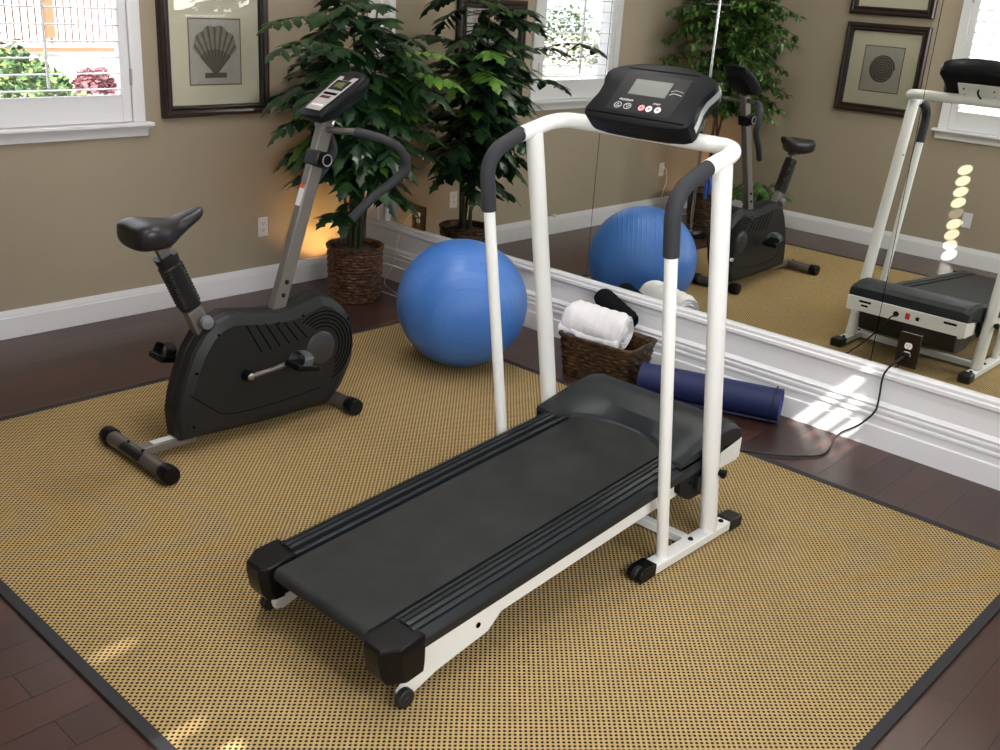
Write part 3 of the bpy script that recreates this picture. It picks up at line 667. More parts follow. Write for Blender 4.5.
for k, v in enumerate((0.134, 0.121)):
    P('printed_stripe', MB().tube(smooth_path([cp(0.076, v-0.004, 0.0212), cp(0.09, v+0.003, 0.0212), cp(0.108, v+0.001, 0.0212), cp(0.122, v-0.002, 0.0212)], 4), 0.0016 if k else 0.001, 6), m_silver, con)
# mounting plate at the back of the console
m = quad_on(-0.110, 0.110, 0.010, 0.140, -0.074, -0.066); pl = P('back_plate', m, m_wht, con, bevel=0.002)
for (u, v) in ((-0.08, 0.06), (-0.08, 0.105), (0.08, 0.06), (0.08, 0.105)):
    a = [cp(u+0.005*math.cos(2*PI*k/12), v+0.005*math.sin(2*PI*k/12), -0.0742) for k in range(12)]
    P('screw', MB().loft([a, [p-ndir*0.003 for p in a]]), m_blkg, pl)
P('console_cable', MB().tube(smooth_path([cp(0, 0.105, -0.070), cp(0, 0.105, -0.088), cp(0.006, 0.085, -0.096), cp(0.02, 0.055, -0.094), cp(0.03, 0.030, -0.082)], 5), 0.005, 8), m_bcord, con)

# ---------------------------------------------------------------- exercise bike
YB = -1.74
bk = thing('exercise_bike', 'black upright exercise bike with pewter mast near the left window', 'exercise bike', (-2.0, YB, FL))
near = [(-2.432, 0.072), (-2.06, 0.052), (-1.70, 0.047), (-1.615, 0.125), (-1.562, 0.222), (-1.548, 0.300), (-1.552, 0.375), (-1.575, 0.440), (-1.615, 0.500), (-1.67, 0.545), (-1.735, 0.567), (-1.80, 0.550),
        (-1.861, 0.535), (-1.93, 0.530), (-2.02, 0.536), (-2.11, 0.553), (-2.188, 0.562), (-2.25, 0.545), (-2.304, 0.505), (-2.355, 0.435), (-2.395, 0.350), (-2.425, 0.260), (-2.440, 0.183)]
cxm = sum(p[0] for p in near)/len(near); czm = sum(p[1] for p in near)/len(near)
def offp(poly, d):
    n = len(poly); out = []
    for i in range(n):
        p0, p1, p2 = Vector(poly[i-1]), Vector(poly[i]), Vector(poly[(i+1) % n])
        t_ = ((p1-p0).normalized()+(p2-p1).normalized()).normalized(); nn = Vector((-t_.y, t_.x)); out.append(p1+nn*d)
    return out
T_ = 0.078
lay = [(-T_, 0.060), (-T_, 0.042), (-T_+0.004, 0.036), (-T_+0.018, 0.008), (-T_+0.030, 0.0), (-0.004, 0.0), (-0.002, 0.004), (0.002, 0.004), (0.004, 0.0), (T_-0.030, 0.0), (T_-0.018, 0.008), (T_-0.004, 0.036), (T_, 0.042), (T_, 0.060)]
def face(o_):
    if o_ <= 0.042: return offp(near, o_)
    g = offp(near, 0.042); return [Vector((cxm, czm))+(p-Vector((cxm, czm)))*0.96 for p in g]
m = MB().loft([[Vector((p.x, YB+d, p.y)) for p in face(o_)] for d, o_ in lay])
P('shroud', m, m_shr, bk, angle=15)
for s in (-1, 1):
    yf = YB+s*T_
    for k, rr_ in enumerate((0.165, 0.148, 0.131, 0.114, 0.097)):
        a0, a1 = R(-70+6*k), R(128-4*k)
        pts = [(-1.745+rr_*math.cos(a0+(a1-a0)*q/24), yf+s*0.0005, 0.335+rr_*math.sin(a0+(a1-a0)*q/24)) for q in range(25)]
        P('arc_groove', MB().tube(pts, 0.0026, 6), m_slot, bk)
    for k in range(6):
        xa = -2.105+k*0.0465
        P('vent_groove', MB().tube([(xa-0.022, yf+s*0.0005, 0.512-0.006*k), (xa+0.050, yf+s*0.0005, 0.381+0.003*k)], 0.0026, 6), m_slot, bk)
    P('seam_groove', MB().tube(smooth_path([(-2.395, yf+s*0.0005, 0.27), (-2.30, yf+s*0.0005, 0.19), (-2.22, yf+s*0.0005, 0.145), (-2.0, yf+s*0.0005, 0.135), (-1.75, yf+s*0.0005, 0.150)], 6), 0.0016, 6), m_slot, bk)
    P('flywheel_cover', MB().lathe([(0.074, 0), (0.074, 0.003), (0.069, 0.006), (0.001, 0.008)], (-1.750, yf, 0.335), (0, s, 0), seg=36), mat('cover_grey', (0.035, 0.034, 0.038), 0.4), bk)
    for (x, z) in ((-2.255, 0.495), (-2.36, 0.355), (-2.385, 0.13), (-1.97, 0.490), (-1.845, 0.500), (-1.60, 0.44)):
        P('shroud_screw', MB().lathe([(0.006, 0), (0.006, 0.002)], (x, yf-s*0.004 if False else yf, z), (0, s, 0), seg=10), m_slot, bk)
# crank and pedals
ax_ = Vector((-2.135, YB, 0.300))
P('axle', MB().lathe([(0.022, -0.12), (0.022, 0.12)], ax_, 'y', seg=18), m_blkg, bk)
for s in (-1, 1):
    d = 1 if s < 0 else -1
    p0 = ax_+Vector((0, s*0.112, 0)); p1 = ax_+Vector((d*0.175, s*0.150, 0.035))
    ar = P('crank_arm', MB().tube([p0, (p0+p1)/2+Vector((0, s*0.006, 0)), p1], [0.012, 0.010, 0.012], 12), m_blkg if s > 0 else m_gund, bk)
    P('crank_bolt', MB().lathe([(0.017, 0), (0.017, 0.008), (0.012, 0.014)], p0, (0, s, 0), seg=16), m_steel if s < 0 else m_blkg, ar)
    c = p1+Vector((0.015*d, s*0.062, 0))
    q = Matrix.Rotation(R(12), 3, 'Y')
    m = MB().box((c.x-0.055, c.y-0.052, c.z-0.014), (c.x+0.055, c.y+0.052, c.z+0.014), rot=q); pd = P('pedal', m, m_blkg, ar, bevel=0.006)
    pts = smooth_path([(c.x-0.02, c.y-0.050, c.z), (c.x+0.0, c.y-0.045, c.z+0.045), (c.x+0.0, c.y, c.z+0.062), (c.x, c.y+0.045, c.z+0.045), (c.x-0.02, c.y+0.050, c.z)], 5)
    m = MB()
    wv = Vector((0.022, 0, -0.004)); vs = []
    for p in pts: vs += [p-wv, p+wv, p+wv+Vector((0, 0, 0.003)), p-wv+Vector((0, 0, 0.003))]
    m.loft([vs[i*4:i*4+4] for i in range(len(pts))]); P('pedal_strap', m, mat('grey_strap', (0.06, 0.075, 0.08), 0.35) if s < 0 else m_blk, ar)
# mast
mb0 = Vector((-1.925, YB, 0.520)); mb1 = Vector((-1.660, YB, 1.300)); dm = (mb1-mb0).normalized(); nm = Vector((dm.z, 0, -dm.x))
def rect_tube(a, b, dirv, w_, d, mi=0):
    sd = Vector((0, 1, 0)); return MB().loft([[p+dirv*(d/2)*i+sd*(w_/2)*j for i, j in ((-1, -1), (1, -1), (1, 1), (-1, 1))] for p in (a, b)])
P('mast', rect_tube(mb0, mb1, nm, 0.042, 0.062), m_gun, bk, bevel=0.005)
for tt in (0.085, 0.155):
    p = mb0.lerp(mb1, tt); P('mast_bolt', MB().lathe([(0.010, 0), (0.010, 0.004), (0.006, 0.008), (0.001, 0.009)], p+Vector((0, -0.021, 0)), (0, -1, 0), seg=14), m_blkg, bk)
p = mb0.lerp(mb1, 0.60); lb = [p+dm*a+nm*(-0.0315)+Vector((0, b, 0)) for a, b in ((-0.045, -0.016), (0.045, -0.016), (0.045, 0.016), (-0.045, 0.016))]
lo = P('warning_label', MB().loft([lb, [q-nm*0.001 for q in lb]]), m_label, bk)
lb = [p+dm*a+nm*(-0.0326)+Vector((0, b, 0)) for a, b in ((0.030, -0.016), (0.045, -0.016), (0.045, 0.016), (0.030, 0.016))]
P('orange_band', MB().loft([lb, [q-nm*0.0006 for q in lb]]), m_orange, lo)
p = mb0.lerp(mb1, 0.80)
m = MB().box((p.x-0.034, p.y-0.045, p.z-0.035), (p.x+0.040, p.y+0.036, p.z+0.032), rot=Matrix.Rotation(R(18.7), 3, 'Y')); kh = P('tension_housing', m, m_blk, bk, bevel=0.008)
P('tension_knob', MB().lathe([(0.030, 0), (0.033, 0.004), (0.033, 0.016), (0.029, 0.022), (0.020, 0.022), (0.018, 0.016), (0.001, 0.016)], p+Vector((0.008, -0.042, 0)), (0, -1, 0), seg=28), m_blkg, bk)
P('knob_ring', MB().tube([p+Vector((0.008+0.023*math.cos(2*PI*k/24), -0.0645, 0.023*math.sin(2*PI*k/24))) for k in range(24)], 0.0022, 6, closed=True), m_silver, bk)
# console head
A = Vector((-1.755, YB, 1.315)); Bv = Vector((-1.500, YB, 1.475)); dv = (Bv-A).normalized(); up_ = Vector((-dv.z, 0, dv.x))
Lc = (Bv-A).length
def hp(u, v, n): return A+dv*u+Vector((0, -1, 0))*v+up_*n
ol = [(0.0, 0.058), (0.012, 0.072), (0.10, 0.085), (0.20, 0.092), (0.26, 0.090), (Lc, 0.078), (Lc+0.012, 0.05), (Lc+0.016, 0.0)]
ol = ol+[(u, -v) for u, v in ol[-2::-1]]
def sc(k, n, du=0): return [hp(Lc/2+(u-Lc/2)*k+du, v*k, n) for u, v in ol]
hd = P('console', MB().loft([sc(0.70, -0.058, 0.02), sc(0.93, -0.030), sc(1.0, -0.006), sc(0.97, 0.008), sc(0.90, 0.014)]), m_blk2, bk, angle=40)
def slab(u0, u1, v0a, v1a, v0b, v1b, n0, n1):
    a = [hp(u0, v0a, n0), hp(u0, v1a, n0), hp(u1, v1b, n0), hp(u1, v0b, n0)]; return MB().loft([a, [q+up_*(n1-n0) for q in a]])
P('silver_panel', slab(0.035, 0.262, -0.048, 0.048, -0.060, 0.060, 0.0138, 0.0152), m_silver, hd)
P('lcd_window', slab(0.170, 0.235, -0.045, 0.045, -0.047, 0.047, 0.0151, 0.0160), m_blkg, hd)
P('lcd', slab(0.185, 0.222, -0.028, 0.028, -0.028, 0.028, 0.0159, 0.0166), mat('lcd_green', (0.10, 0.12, 0.05), 0.2), hd)
P('notch', slab(0.238, 0.263, -0.022, 0.022, -0.03, 0.03, 0.0151, 0.0158), m_blk, hd)
P('indicator_bar', slab(0.137, 0.152, -0.042, 0.042, -0.043, 0.043, 0.0151, 0.0158), m_slot, hd)
P('red_strip', slab(0.112, 0.128, -0.036, 0.024, -0.036, 0.024, 0.0151, 0.0158), mat('dark_red', (0.06, 0.008, 0.012), 0.3), hd)
for k in range(5): P('key', slab(0.06+0.0*k, 0.072, -0.034+k*0.015, -0.024+k*0.015, -0.034+k*0.015, -0.024+k*0.015, 0.0151, 0.0165), m_whb, hd)
# handlebars
for s in (-1, 1):
    pts = [(-1.675, YB, 1.262), (-1.655, YB+s*0.05, 1.262), (-1.60, YB+s*0.135, 1.262), (-1.50, YB+s*0.215, 1.230), (-1.448, YB+s*0.245, 1.180), (-1.430, YB+s*0.245, 1.120), (-1.475, YB+s*0.230, 1.070), (-1.565, YB+s*0.202, 1.005), (-1.660, YB+s*0.170, 0.915)]
    sp = smooth_path(pts, 7); bar_ = P('handlebar', MB().tube(sp[:16], 0.014, 14), m_gund, bk)
    P('foam_grip', MB().tube(sp[13:], 0.019, 16), m_foam, bar_)
    P('pulse_bolt', MB().lathe([(0.006, 0), (0.006, 0.012), (0.002, 0.014)], (-1.655, YB+s*0.035, 1.285), (0.3, 0, 1), seg=10), m_steel, bk)
# seat post, boot, saddle
s0 = Vector((-2.262, YB, 0.455)); s1 = Vector((-2.450, YB, 0.885)); ds = (s1-s0).normalized(); ns = Vector((ds.z, 0, -ds.x))
P('seat_post', rect_tube(s0, s1, ns, 0.030, 0.050), m_gun, bk, bevel=0.004)
b0 = s0.lerp(s1, 0.36); b1 = s0.lerp(s1, 0.87); rings = []; nb = 34
for i in range(nb+1):
    p = b0.lerp(b1, i/nb); k = 1.0+(0.11 if (i % 2) and i < 29 and i > 1 else 0.0); wy = 0.036*k; wx = 0.042*k
    if i > 30: wy *= 1.04; wx *= 1.04
    rings.append([p+ns*wx*math.copysign(abs(math.cos(a))**0.6, math.cos(a))+Vector((0, 1, 0))*wy*math.copysign(abs(math.sin(a))**0.6, math.sin(a)) for a in [2*PI*j/20 for j in range(20)]])
P('bellows_boot', MB().loft(rings), m_blk, bk, angle=60)
P('post_collar', rect_tube(s0.lerp(s1, -0.08), s0.lerp(s1, 0.34), ns, 0.052, 0.066), m_gun, bk, bevel=0.004)
P('adjust_knob', MB().lathe([(0.010, 0), (0.010, 0.016), (0.026, 0.018), (0.029, 0.026), (0.026, 0.042), (0.010, 0.048)], s0.lerp(s1, 0.22)+Vector((0.010, -0.026, 0)), (0, -1, 0), seg=22), mat('grey_knob', (0.16, 0.165, 0.19), 0.4), bk)
# saddle: section rings along x from the rear to the nose
sec = [(-2.575, 0.070, 0.006, 0.060), (-2.568, 0.095, 0.016, 0.092), (-2.545, 0.112, 0.026, 0.112), (-2.505, 0.118, 0.026, 0.116), (-2.46, 0.108, 0.014, 0.110), (-2.42, 0.082, 0.006, 0.100), (-2.385, 0.056, 0.006, 0.084),
       (-2.34, 0.042, 0.014, 0.070), (-2.30, 0.036, 0.024, 0.062), (-2.275, 0.031, 0.028, 0.052), (-2.262, 0.018, 0.022, 0.030)]
rings = []
for (x, hw, dz, h) in sec:
    zt = 0.965+dz+0.02*(x+2.43)/0.18; rg = []
    for j in range(20):
        a = 2*PI*j/20; cy = math.copysign(abs(math.cos(a))**0.75, math.cos(a)); sz = math.sin(a)
        z = zt-h/2+(h/2)*math.copysign(abs(sz)**0.7, sz)
        if sz > 0: z += 0.018*abs(cy)**2*(1 if x < -2.40 else 0.2)-0.008
        rg.append(Vector((x, YB+hw*cy, z)))
    rings.append(rg)
P('saddle', MB().loft(rings), m_seat, bk, sub=2)
P('saddle_bracket', MB().box((-2.49, YB-0.03, 0.862), (-2.41, YB+0.03, 0.885)), m_gund, bk, bevel=0.003)
# stabiliser feet
for (x, ya, yb_, nm_) in ((-2.595, YB-0.250, YB+0.230, 'rear_stabilizer'), (-1.625, YB-0.165, YB+0.175, 'front_stabilizer')):
    st = P(nm_, MB().tube([(x, ya, FL+0.039), (x, yb_, FL+0.039)], 0.032, 20), m_gund, bk)
    for (y, sgn) in ((ya, -1), (yb_, 1)):
        P('end_cap', MB().lathe([(0.036, -0.045), (0.0385, -0.040), (0.039, 0.006), (0.035, 0.014), (0.001, 0.018)], (x, y, FL+0.039), (0, sgn, 0), seg=24), m_blkg, st)
P('rear_strut', MB().box((-2.58, YB-0.028, FL+0.030), (-2.34, YB+0.028, FL+0.066)), m_gun, bk, bevel=0.004)
P('front_strut', MB().box((-1.72, YB-0.028, FL+0.022), (-1.61, YB+0.028, FL+0.060)), m_gund, bk, bevel=0.004)
P('strut_label', MB().box((-2.53, YB-0.018, FL+0.0665), (-2.44, YB+0.018, FL+0.0675)), m_label, bk)
P('strut_saddle_plate', MB().prism([(-2.60+0.036*math.cos(R(a)), FL+0.034+0.036*math.sin(R(a))) for a in range(20, 161, 20)]+[(-2.60+0.030*math.cos(R(a)), FL+0.034+0.030*math.sin(R(a))) for a in range(160, 19, -20)], YB-0.075, YB+0.075, 'y'), m_blk, bk)
for s in (-1, 1): P('strut_bolt', MB().lathe([(0.007, 0), (0.007, 0.008)], (-2.598, YB+s*0.055, FL+0.069), 'z', seg=10), m_blkg, bk)

# ---------------------------------------------------------------- wicker planter and plant in the corner
def wicker_pot(root, c, r0, r1, h, mat_, rows, name='wicker_pot', seg=72):
    m = MB(); rings = []
    n = rows*4
    for i in range(n+1):
        z = h*i/n; row = i//4; ph = (i % 4)/4.0; bul = math.sin(PI*ph)*0.006
        r_ = r0+(r1-r0)*i/n; rg = []
        for j in range(seg):
            wv = math.sin(PI*(j/2.0)+PI*row) if False else (1 if ((j//3)+row) % 2 else -1)
            ph2 = math.sin(PI*((j % 3)+0.5)/3)
            k = r_+bul+wv*0.0035*ph2*math.sin(PI*ph)
            a = 2*PI*j/seg; rg.append(Vector((c[0]+k*math.cos(a), c[1]+k*math.sin(a), c[2]+z)))
        rings.append(rg)
    # rim and inner wall
    for (dr, dz) in ((0.010, 0.002), (0.012, 0.012), (0.004, 0.018), (-0.008, 0.014), (-0.014, 0.0), (-0.016, -0.06)):
        rings.append([Vector((c[0]+(r1+dr)*math.cos(2*PI*j/seg), c[1]+(r1+dr)*math.sin(2*PI*j/seg), c[2]+h+dz)) for j in range(seg)])
    m.loft(rings); return P(name, m, mat_, root, angle=80)
pc = (-0.455, -0.470)
pp = thing('potted_aralia', 'tall dark green lobed leaf plant in brown wicker basket pot in the corner', 'potted plant', (pc[0], pc[1], 0.0))
wicker_pot(pp, (pc[0], pc[1], 0.0), 0.155, 0.166, 0.325, m_wick, 17)
m = MB(); rings = []
for rr_, zz in ((0.150, 0.300), (0.11, 0.312), (0.06, 0.322), (0.01, 0.326)):
    rings.append([Vector((pc[0]+rr_*math.cos(2*PI*j/40), pc[1]+rr_*math.sin(2*PI*j/40), zz+random.uniform(-0.004, 0.004))) for j in range(40)])
m.loft(rings); P('bark_mulch', m, m_soil, pp)

def lobed_leaf(m, o_, d, up_, L, W, mi=0, lobes=3, droop=0.25):
    """one lobed pointed leaf from base o_ along d"""
    d = d.normalized(); sd = d.cross(up_).normalized(); up2 = sd.cross(d)
    if lobes >= 5: out = [(0, 0.0), (0.10, 0.16), (0.18, 0.42), (0.26, 0.30), (0.36, 0.34), (0.46, 0.56), (0.54, 0.34), (0.64, 0.28), (0.74, 0.38), (0.82, 0.18), (1.0, 0.0)]
    elif lobes >= 3: out = [(0, 0.0), (0.14, 0.16), (0.30, 0.38), (0.46, 0.36), (0.58, 0.43), (0.72, 0.32), (0.87, 0.17), (1.0, 0.0)]
    else: out = [(0, 0.0), (0.2, 0.30), (0.45, 0.46), (0.7, 0.34), (1.0, 0.0)]
    n = len(out); vs = []
    for (t, wv) in out:
        ce = o_+d*(L*t)-Vector((0, 0, 1))*(droop*L*t*t)
        vs += [ce, ce+sd*wv*W-up2*wv*W*0.25, ce-sd*wv*W-up2*wv*W*0.25]
    fs = []
    for i in range(n-1):
        a = i*3; b = (i+1)*3
        for e in (1, 2):
            if i == 0: f = (a, b+e, b)
            elif i == n-2: f = (a, a+e, b)
            else: f = (a, a+e, b+e, b)
            fs.append(f if e == 1 else f[::-1])
    m.add(vs, fs, mi)
random.seed(21)
stems = MB(); leaves = MB()
def clampv(v):
    v.x = min(v.x, -0.012); v.y = min(v.y, -0.010); return v
def frond(p, d, L, light=0):
    """a pinnate frond: a drooping stalk with pairs of lobed leaflets"""
    d = d.normalized(); pts = [p.copy()]; q = p.copy(); dd = d.copy()
    for k in range(6):
        dd = (dd+Vector((0, 0, -0.10))).normalized(); q = q+dd*L/6; q = clampv(q); pts.append(q.copy())
    stems.tube(pts, [0.0035, 0.003, 0.003, 0.0025, 0.002, 0.002, 0.0015], 5)
    up_v = Vector((0, 0, 1))
    for k in range(2, 7):
        b = pts[k]; td = (pts[k]-pts[k-1]).normalized(); sd = td.cross(up_v)
        if sd.length < 0.05: sd = Vector((1, 0, 0))
        sd.normalize()
        sz = random.uniform(0.085, 0.125)*(1.0 if k > 3 else 0.9)
        for s in (-1, 1):
            ld = (td*0.55+sd*s*1.0+Vector((0, 0, random.uniform(-0.35, 0.15)))).normalized()
            lobed_leaf(leaves, b, ld, up_v+Vector((random.uniform(-.4, .4), random.uniform(-.4, .4), 0)), sz, sz*0.62, light, 3, 0.35)
        if k == 6: lobed_leaf(leaves, b, td, up_v, sz*1.35, sz*0.8, light, 5, 0.4)
canes = []
for i in range(7):
    a = 2*PI*i/7+0.4; b0_ = Vector((pc[0]+0.035*math.cos(a), pc[1]+0.035*math.sin(a), 0.315)); lean = random.uniform(0.04, 0.13)
    top_ = Vector((pc[0]+lean*math.cos(a)*1.2, pc[1]+lean*math.sin(a)*1.2, random.uniform(1.35, 1.95)))
    mid = b0_.lerp(top_, 0.5)+Vector((random.uniform(-.03, .03), random.uniform(-.03, .03), 0)); pts = smooth_path([b0_, mid, top_], 6)
    stems.tube(pts, [0.011-0.006*k/(len(pts)-1) for k in range(len(pts))], 7); canes.append(pts)
for ci, pts in enumerate(canes):
    n = 25
    for k in range(n):
        t = (k+random.random())/n; z0 = 0.74+(pts[-1].z-0.74)*t
        p = min(pts, key=lambda q: abs(q.z-z0)).copy(); p.z = z0
        a = random.uniform(0, 2*PI)
        # favour the open side, away from the two walls
        if math.cos(a) > 0.2 and math.sin(a) > 0.0 and random.random() < 0.7: a += PI
        el = random.uniform(-0.1, 0.65); L = random.uniform(0.20, 0.33)
        d = Vector((math.cos(a)*math.cos(el), math.sin(a)*math.cos(el), math.sin(el)))
        frond(p, d, L, 1 if random.random() < 0.09 else 0)
# long branches that reach out of the crown
for (p, d, L) in ((Vector((-0.52, -0.66, 1.42)), Vector((-1.0, -0.25, 0.62)), 0.40), (Vector((-0.78, -0.74, 1.49)), Vector((-1.0, -0.20, 0.42)), 0.46), (Vector((-0.60, -0.68, 1.28)), Vector((-1.0, -0.15, 0.35)), 0.40), (Vector((-0.36, -0.55, 1.42)), Vector((0.35, -0.8, 0.5)), 0.36), (Vector((-0.32, -0.60, 1.34)), Vector((0.4, -0.8, 0.35)), 0.35), (Vector((-0.62, -0.48, 1.60)), Vector((-1.0, 0.0, 0.4)), 0.40), (Vector((-0.60, -0.40, 1.30)), Vector((-1.0, 0.1, 0.1)), 0.33), (Vector((-0.35, -0.62, 1.30)), Vector((0.25, -1.0, 0.3)), 0.30),
                  (Vector((-0.58, -0.42, 1.16)), Vector((-1.0, 0.12, 0.0)), 0.36), (Vector((-0.55, -0.50, 1.05)), Vector((-1.0, -0.1, 0.0)), 0.32), (Vector((-0.56, -0.40, 0.95)), Vector((-1.0, 0.2, 0.1)), 0.30), (Vector((-0.45, -0.60, 1.0)), Vector((-0.3, -1.0, 0.1)), 0.28),
                  (Vector((-0.50, -0.50, 0.62)), Vector((-0.6, -0.5, 0.1)), 0.22), (Vector((-0.50, -0.50, 0.52)), Vector((-0.8, -0.2, 0.5)), 0.20), (Vector((-0.42, -0.52, 1.45)), Vector((-0.1, -0.9, 0.6)), 0.34)):
    frond(p, d, L, 1 if L > 0.33 and d.x > 0.3 else 0)
for i, v in enumerate(leaves.v):
    x, y, z = v; leaves.v[i] = (min(x, -0.012), min(y, -0.012), z)
P('canes', stems, m_stem, pp); P('foliage', leaves, [m_leaf, m_leafl], pp, angle=60, recalc=False)

# ficus tree in the far left corner (seen in the mirror)
fx, fy = -3.42, -0.50
ft = thing('ficus_tree', 'bushy green ficus tree in a basket by the left corner, seen in the mirror', 'potted tree', (fx, fy, 0))
wicker_pot(ft, (fx, fy, 0), 0.15, 0.17, 0.28, m_wick2, 12)
P('bark_mulch', MB().lathe([(0.155, 0.24), (0.01, 0.26)], (fx, fy, 0), seg=30), m_soil, ft)
random.seed(5); tr = MB(); fl = MB()
for i in range(3):
    a = 2*PI*i/3; pts = smooth_path([(fx+0.02*math.cos(a), fy+0.02*math.sin(a), 0.25), (fx-0.03*math.cos(a+1), fy-0.03*math.sin(a+1), 0.6), (fx+0.03*math.cos(a+2), fy+0.03*math.sin(a+2), 1.0), (fx+0.10*math.cos(a), fy+0.10*math.sin(a), 1.9)], 6)
    tr.tube(pts, [0.014-0.008*k/(len(pts)-1) for k in range(len(pts))], 8)
for i in range(165):
    z0 = random.uniform(0.95, 2.0); a = random.uniform(0, 2*PI); L = random.uniform(0.26, 0.58); p = Vector((fx, fy, z0)); q = p.copy(); d = Vector((math.cos(a), math.sin(a), 0.5)).normalized(); pts = [p.copy()]
    for k in range(7):
        d = (d+Vector((0, 0, -0.14))).normalized(); q = q+d*L/7; q.x = max(q.x, XL+0.03); q.y = min(q.y, -0.03); pts.append(q.copy())
    tr.tube(pts, 0.003, 5)
    for k in range(1, 8):
        for s in range(8):
            ld = Vector((random.uniform(-1, 1), random.uniform(-1, 1), random.uniform(-1.0, 0.2))).normalized()
            lobed_leaf(fl, pts[k]+Vector((random.uniform(-.02, .02), random.uniform(-.02, .02), 0)), ld, Vector((random.uniform(-.5, .5), random.uniform(-.5, .5), 1)), random.uniform(0.045, 0.07), 0.032, 0, 1, 0.3)
for i, v in enumerate(fl.v): fl.v[i] = (max(v[0], XL+0.02), min(v[1], -0.02), v[2])
P('trunk', tr, m_bark, ft); P('foliage', fl, m_ficl, ft, angle=60, recalc=False)
# low leafy plant in front of the ficus
lx, ly = -3.60, -0.86
lp = thing('potted_pothos', 'low leafy green plant in a clay pot by the left wall, seen in the mirror', 'potted plant', (lx, ly, 0))
P('pot', MB().lathe([(0.075, 0.0), (0.10, 0.14), (0.108, 0.145), (0.108, 0.165), (0.098, 0.165), (0.09, 0.15)], (lx, ly, 0), seg=32), mat('terracotta', (0.28, 0.10, 0.04), 0.6), lp)
P('soil', MB().lathe([(0.093, 0.14), (0.01, 0.15)], (lx, ly, 0), seg=24), m_soil, lp)
lf = MB(); ls = MB()
for i in range(60):
    a = random.uniform(0, 2*PI); L = random.uniform(0.14, 0.34); el = random.uniform(0.5, 1.35); b_ = Vector((lx, ly, 0.15)); e_ = b_+Vector((math.cos(a)*math.cos(el), math.sin(a)*math.cos(el), math.sin(el)))*L
    ls.tube([b_, b_.lerp(e_, 0.5)+Vector((0, 0, 0.02)), e_], 0.0025, 5)
    lobed_leaf(lf, e_, Vector((math.cos(a), math.sin(a), -0.3)), Vector((0, 0, 1)), random.uniform(0.08, 0.11), 0.07, 0, 1, 0.3)
P('stalks', ls, m_stem, lp); P('foliage', lf, m_ficl, lp, angle=60, recalc=False)

# uplights behind the planters
for (x, y, lab) in ((-0.36, -0.19, 'small black can uplight on the floor behind the corner planter'), (-3.70, -0.22, 'small black can uplight on the floor behind the ficus')):
    t = thing('uplight', lab, 'lamp', (x, y, 0), 'can uplights')
    P('can', MB().lathe([(0.045, 0.0), (0.045, 0.005), (0.042, 0.008), (0.042, 0.125), (0.038, 0.125), (0.038, 0.06), (0.001, 0.055)], (x, y, 0), seg=24, cap=False), m_blk, t)
    P('reflector', MB().lathe([(0.037, 0.0601), (0.001, 0.0561)], (x, y, 0), seg=24, cap=False), m_silver, t)

# ---------------------------------------------------------------- accessory stand (seen in the mirror)
sx, sy = -2.93, -0.675
st = thing('accessory_stand', 'thin chrome stand with short pegs in front of the ficus, seen in the mirror', 'stand', (sx, sy, FL))
P('pole', MB().tube([(sx, sy, FL+0.02), (sx, sy, 1.87)], 0.0125, 16), m_chrome, st)
P('base_disc', MB().lathe([(0.150, 0.0), (0.150, 0.016), (0.135, 0.022), (0.02, 0.026), (0.016, 0.05)], (sx, sy, FL), seg=40), m_blkg, st)
P('base_ring', MB().lathe([(0.100, 0.0235), (0.100, 0.040), (0.090, 0.044), (0.017, 0.044)], (sx, sy, FL), seg=40), m_chrome, st)
for z in (1.82, 1.235):
    for s in (-1, 1):
        P('peg', MB().tube([(sx, sy, z), (sx, sy+s*0.125, z)], 0.0045, 8), m_chrome, st)
for s in (-1, 1): P('peg', MB().tube([(sx, sy, 1.765), (sx, sy+s*0.05, 1.765), (sx, sy+s*0.055, 1.772)], 0.006, 8), m_chrome, st)
jr = thing('jump_rope', 'jump rope with blue handle hanging from the chrome stand, seen in the mirror', 'jump rope', (sx, sy-0.10, 1.235))
P('rope', MB().tube(smooth_path([(sx, sy-0.095, 0.50), (sx+0.002, sy-0.082, 0.9), (sx+0.003, sy-0.090, 1.236), (sx-0.001, sy-0.10, 1.2435), (sx-0.004, sy-0.108, 1.234), (sx-0.006, sy-0.11, 0.8), (sx-0.008, sy-0.098, 0.56)], 6), 0.0028, 6), m_bcord, jr)
P('handle', MB().tube([(sx, sy-0.094, 0.32), (sx, sy-0.096, 0.34), (sx, sy-0.097, 0.47), (sx, sy-0.095, 0.50)], [0.011, 0.015, 0.013, 0.008], 14), m_blueh, jr)
P('handle', MB().tube([(sx-0.008, sy-0.145, 0.37), (sx-0.008, sy-0.140, 0.39), (sx-0.008, sy-0.110, 0.53), (sx-0.008, sy-0.100, 0.56)], [0.011, 0.015, 0.013, 0.008], 14), m_blueh, jr)

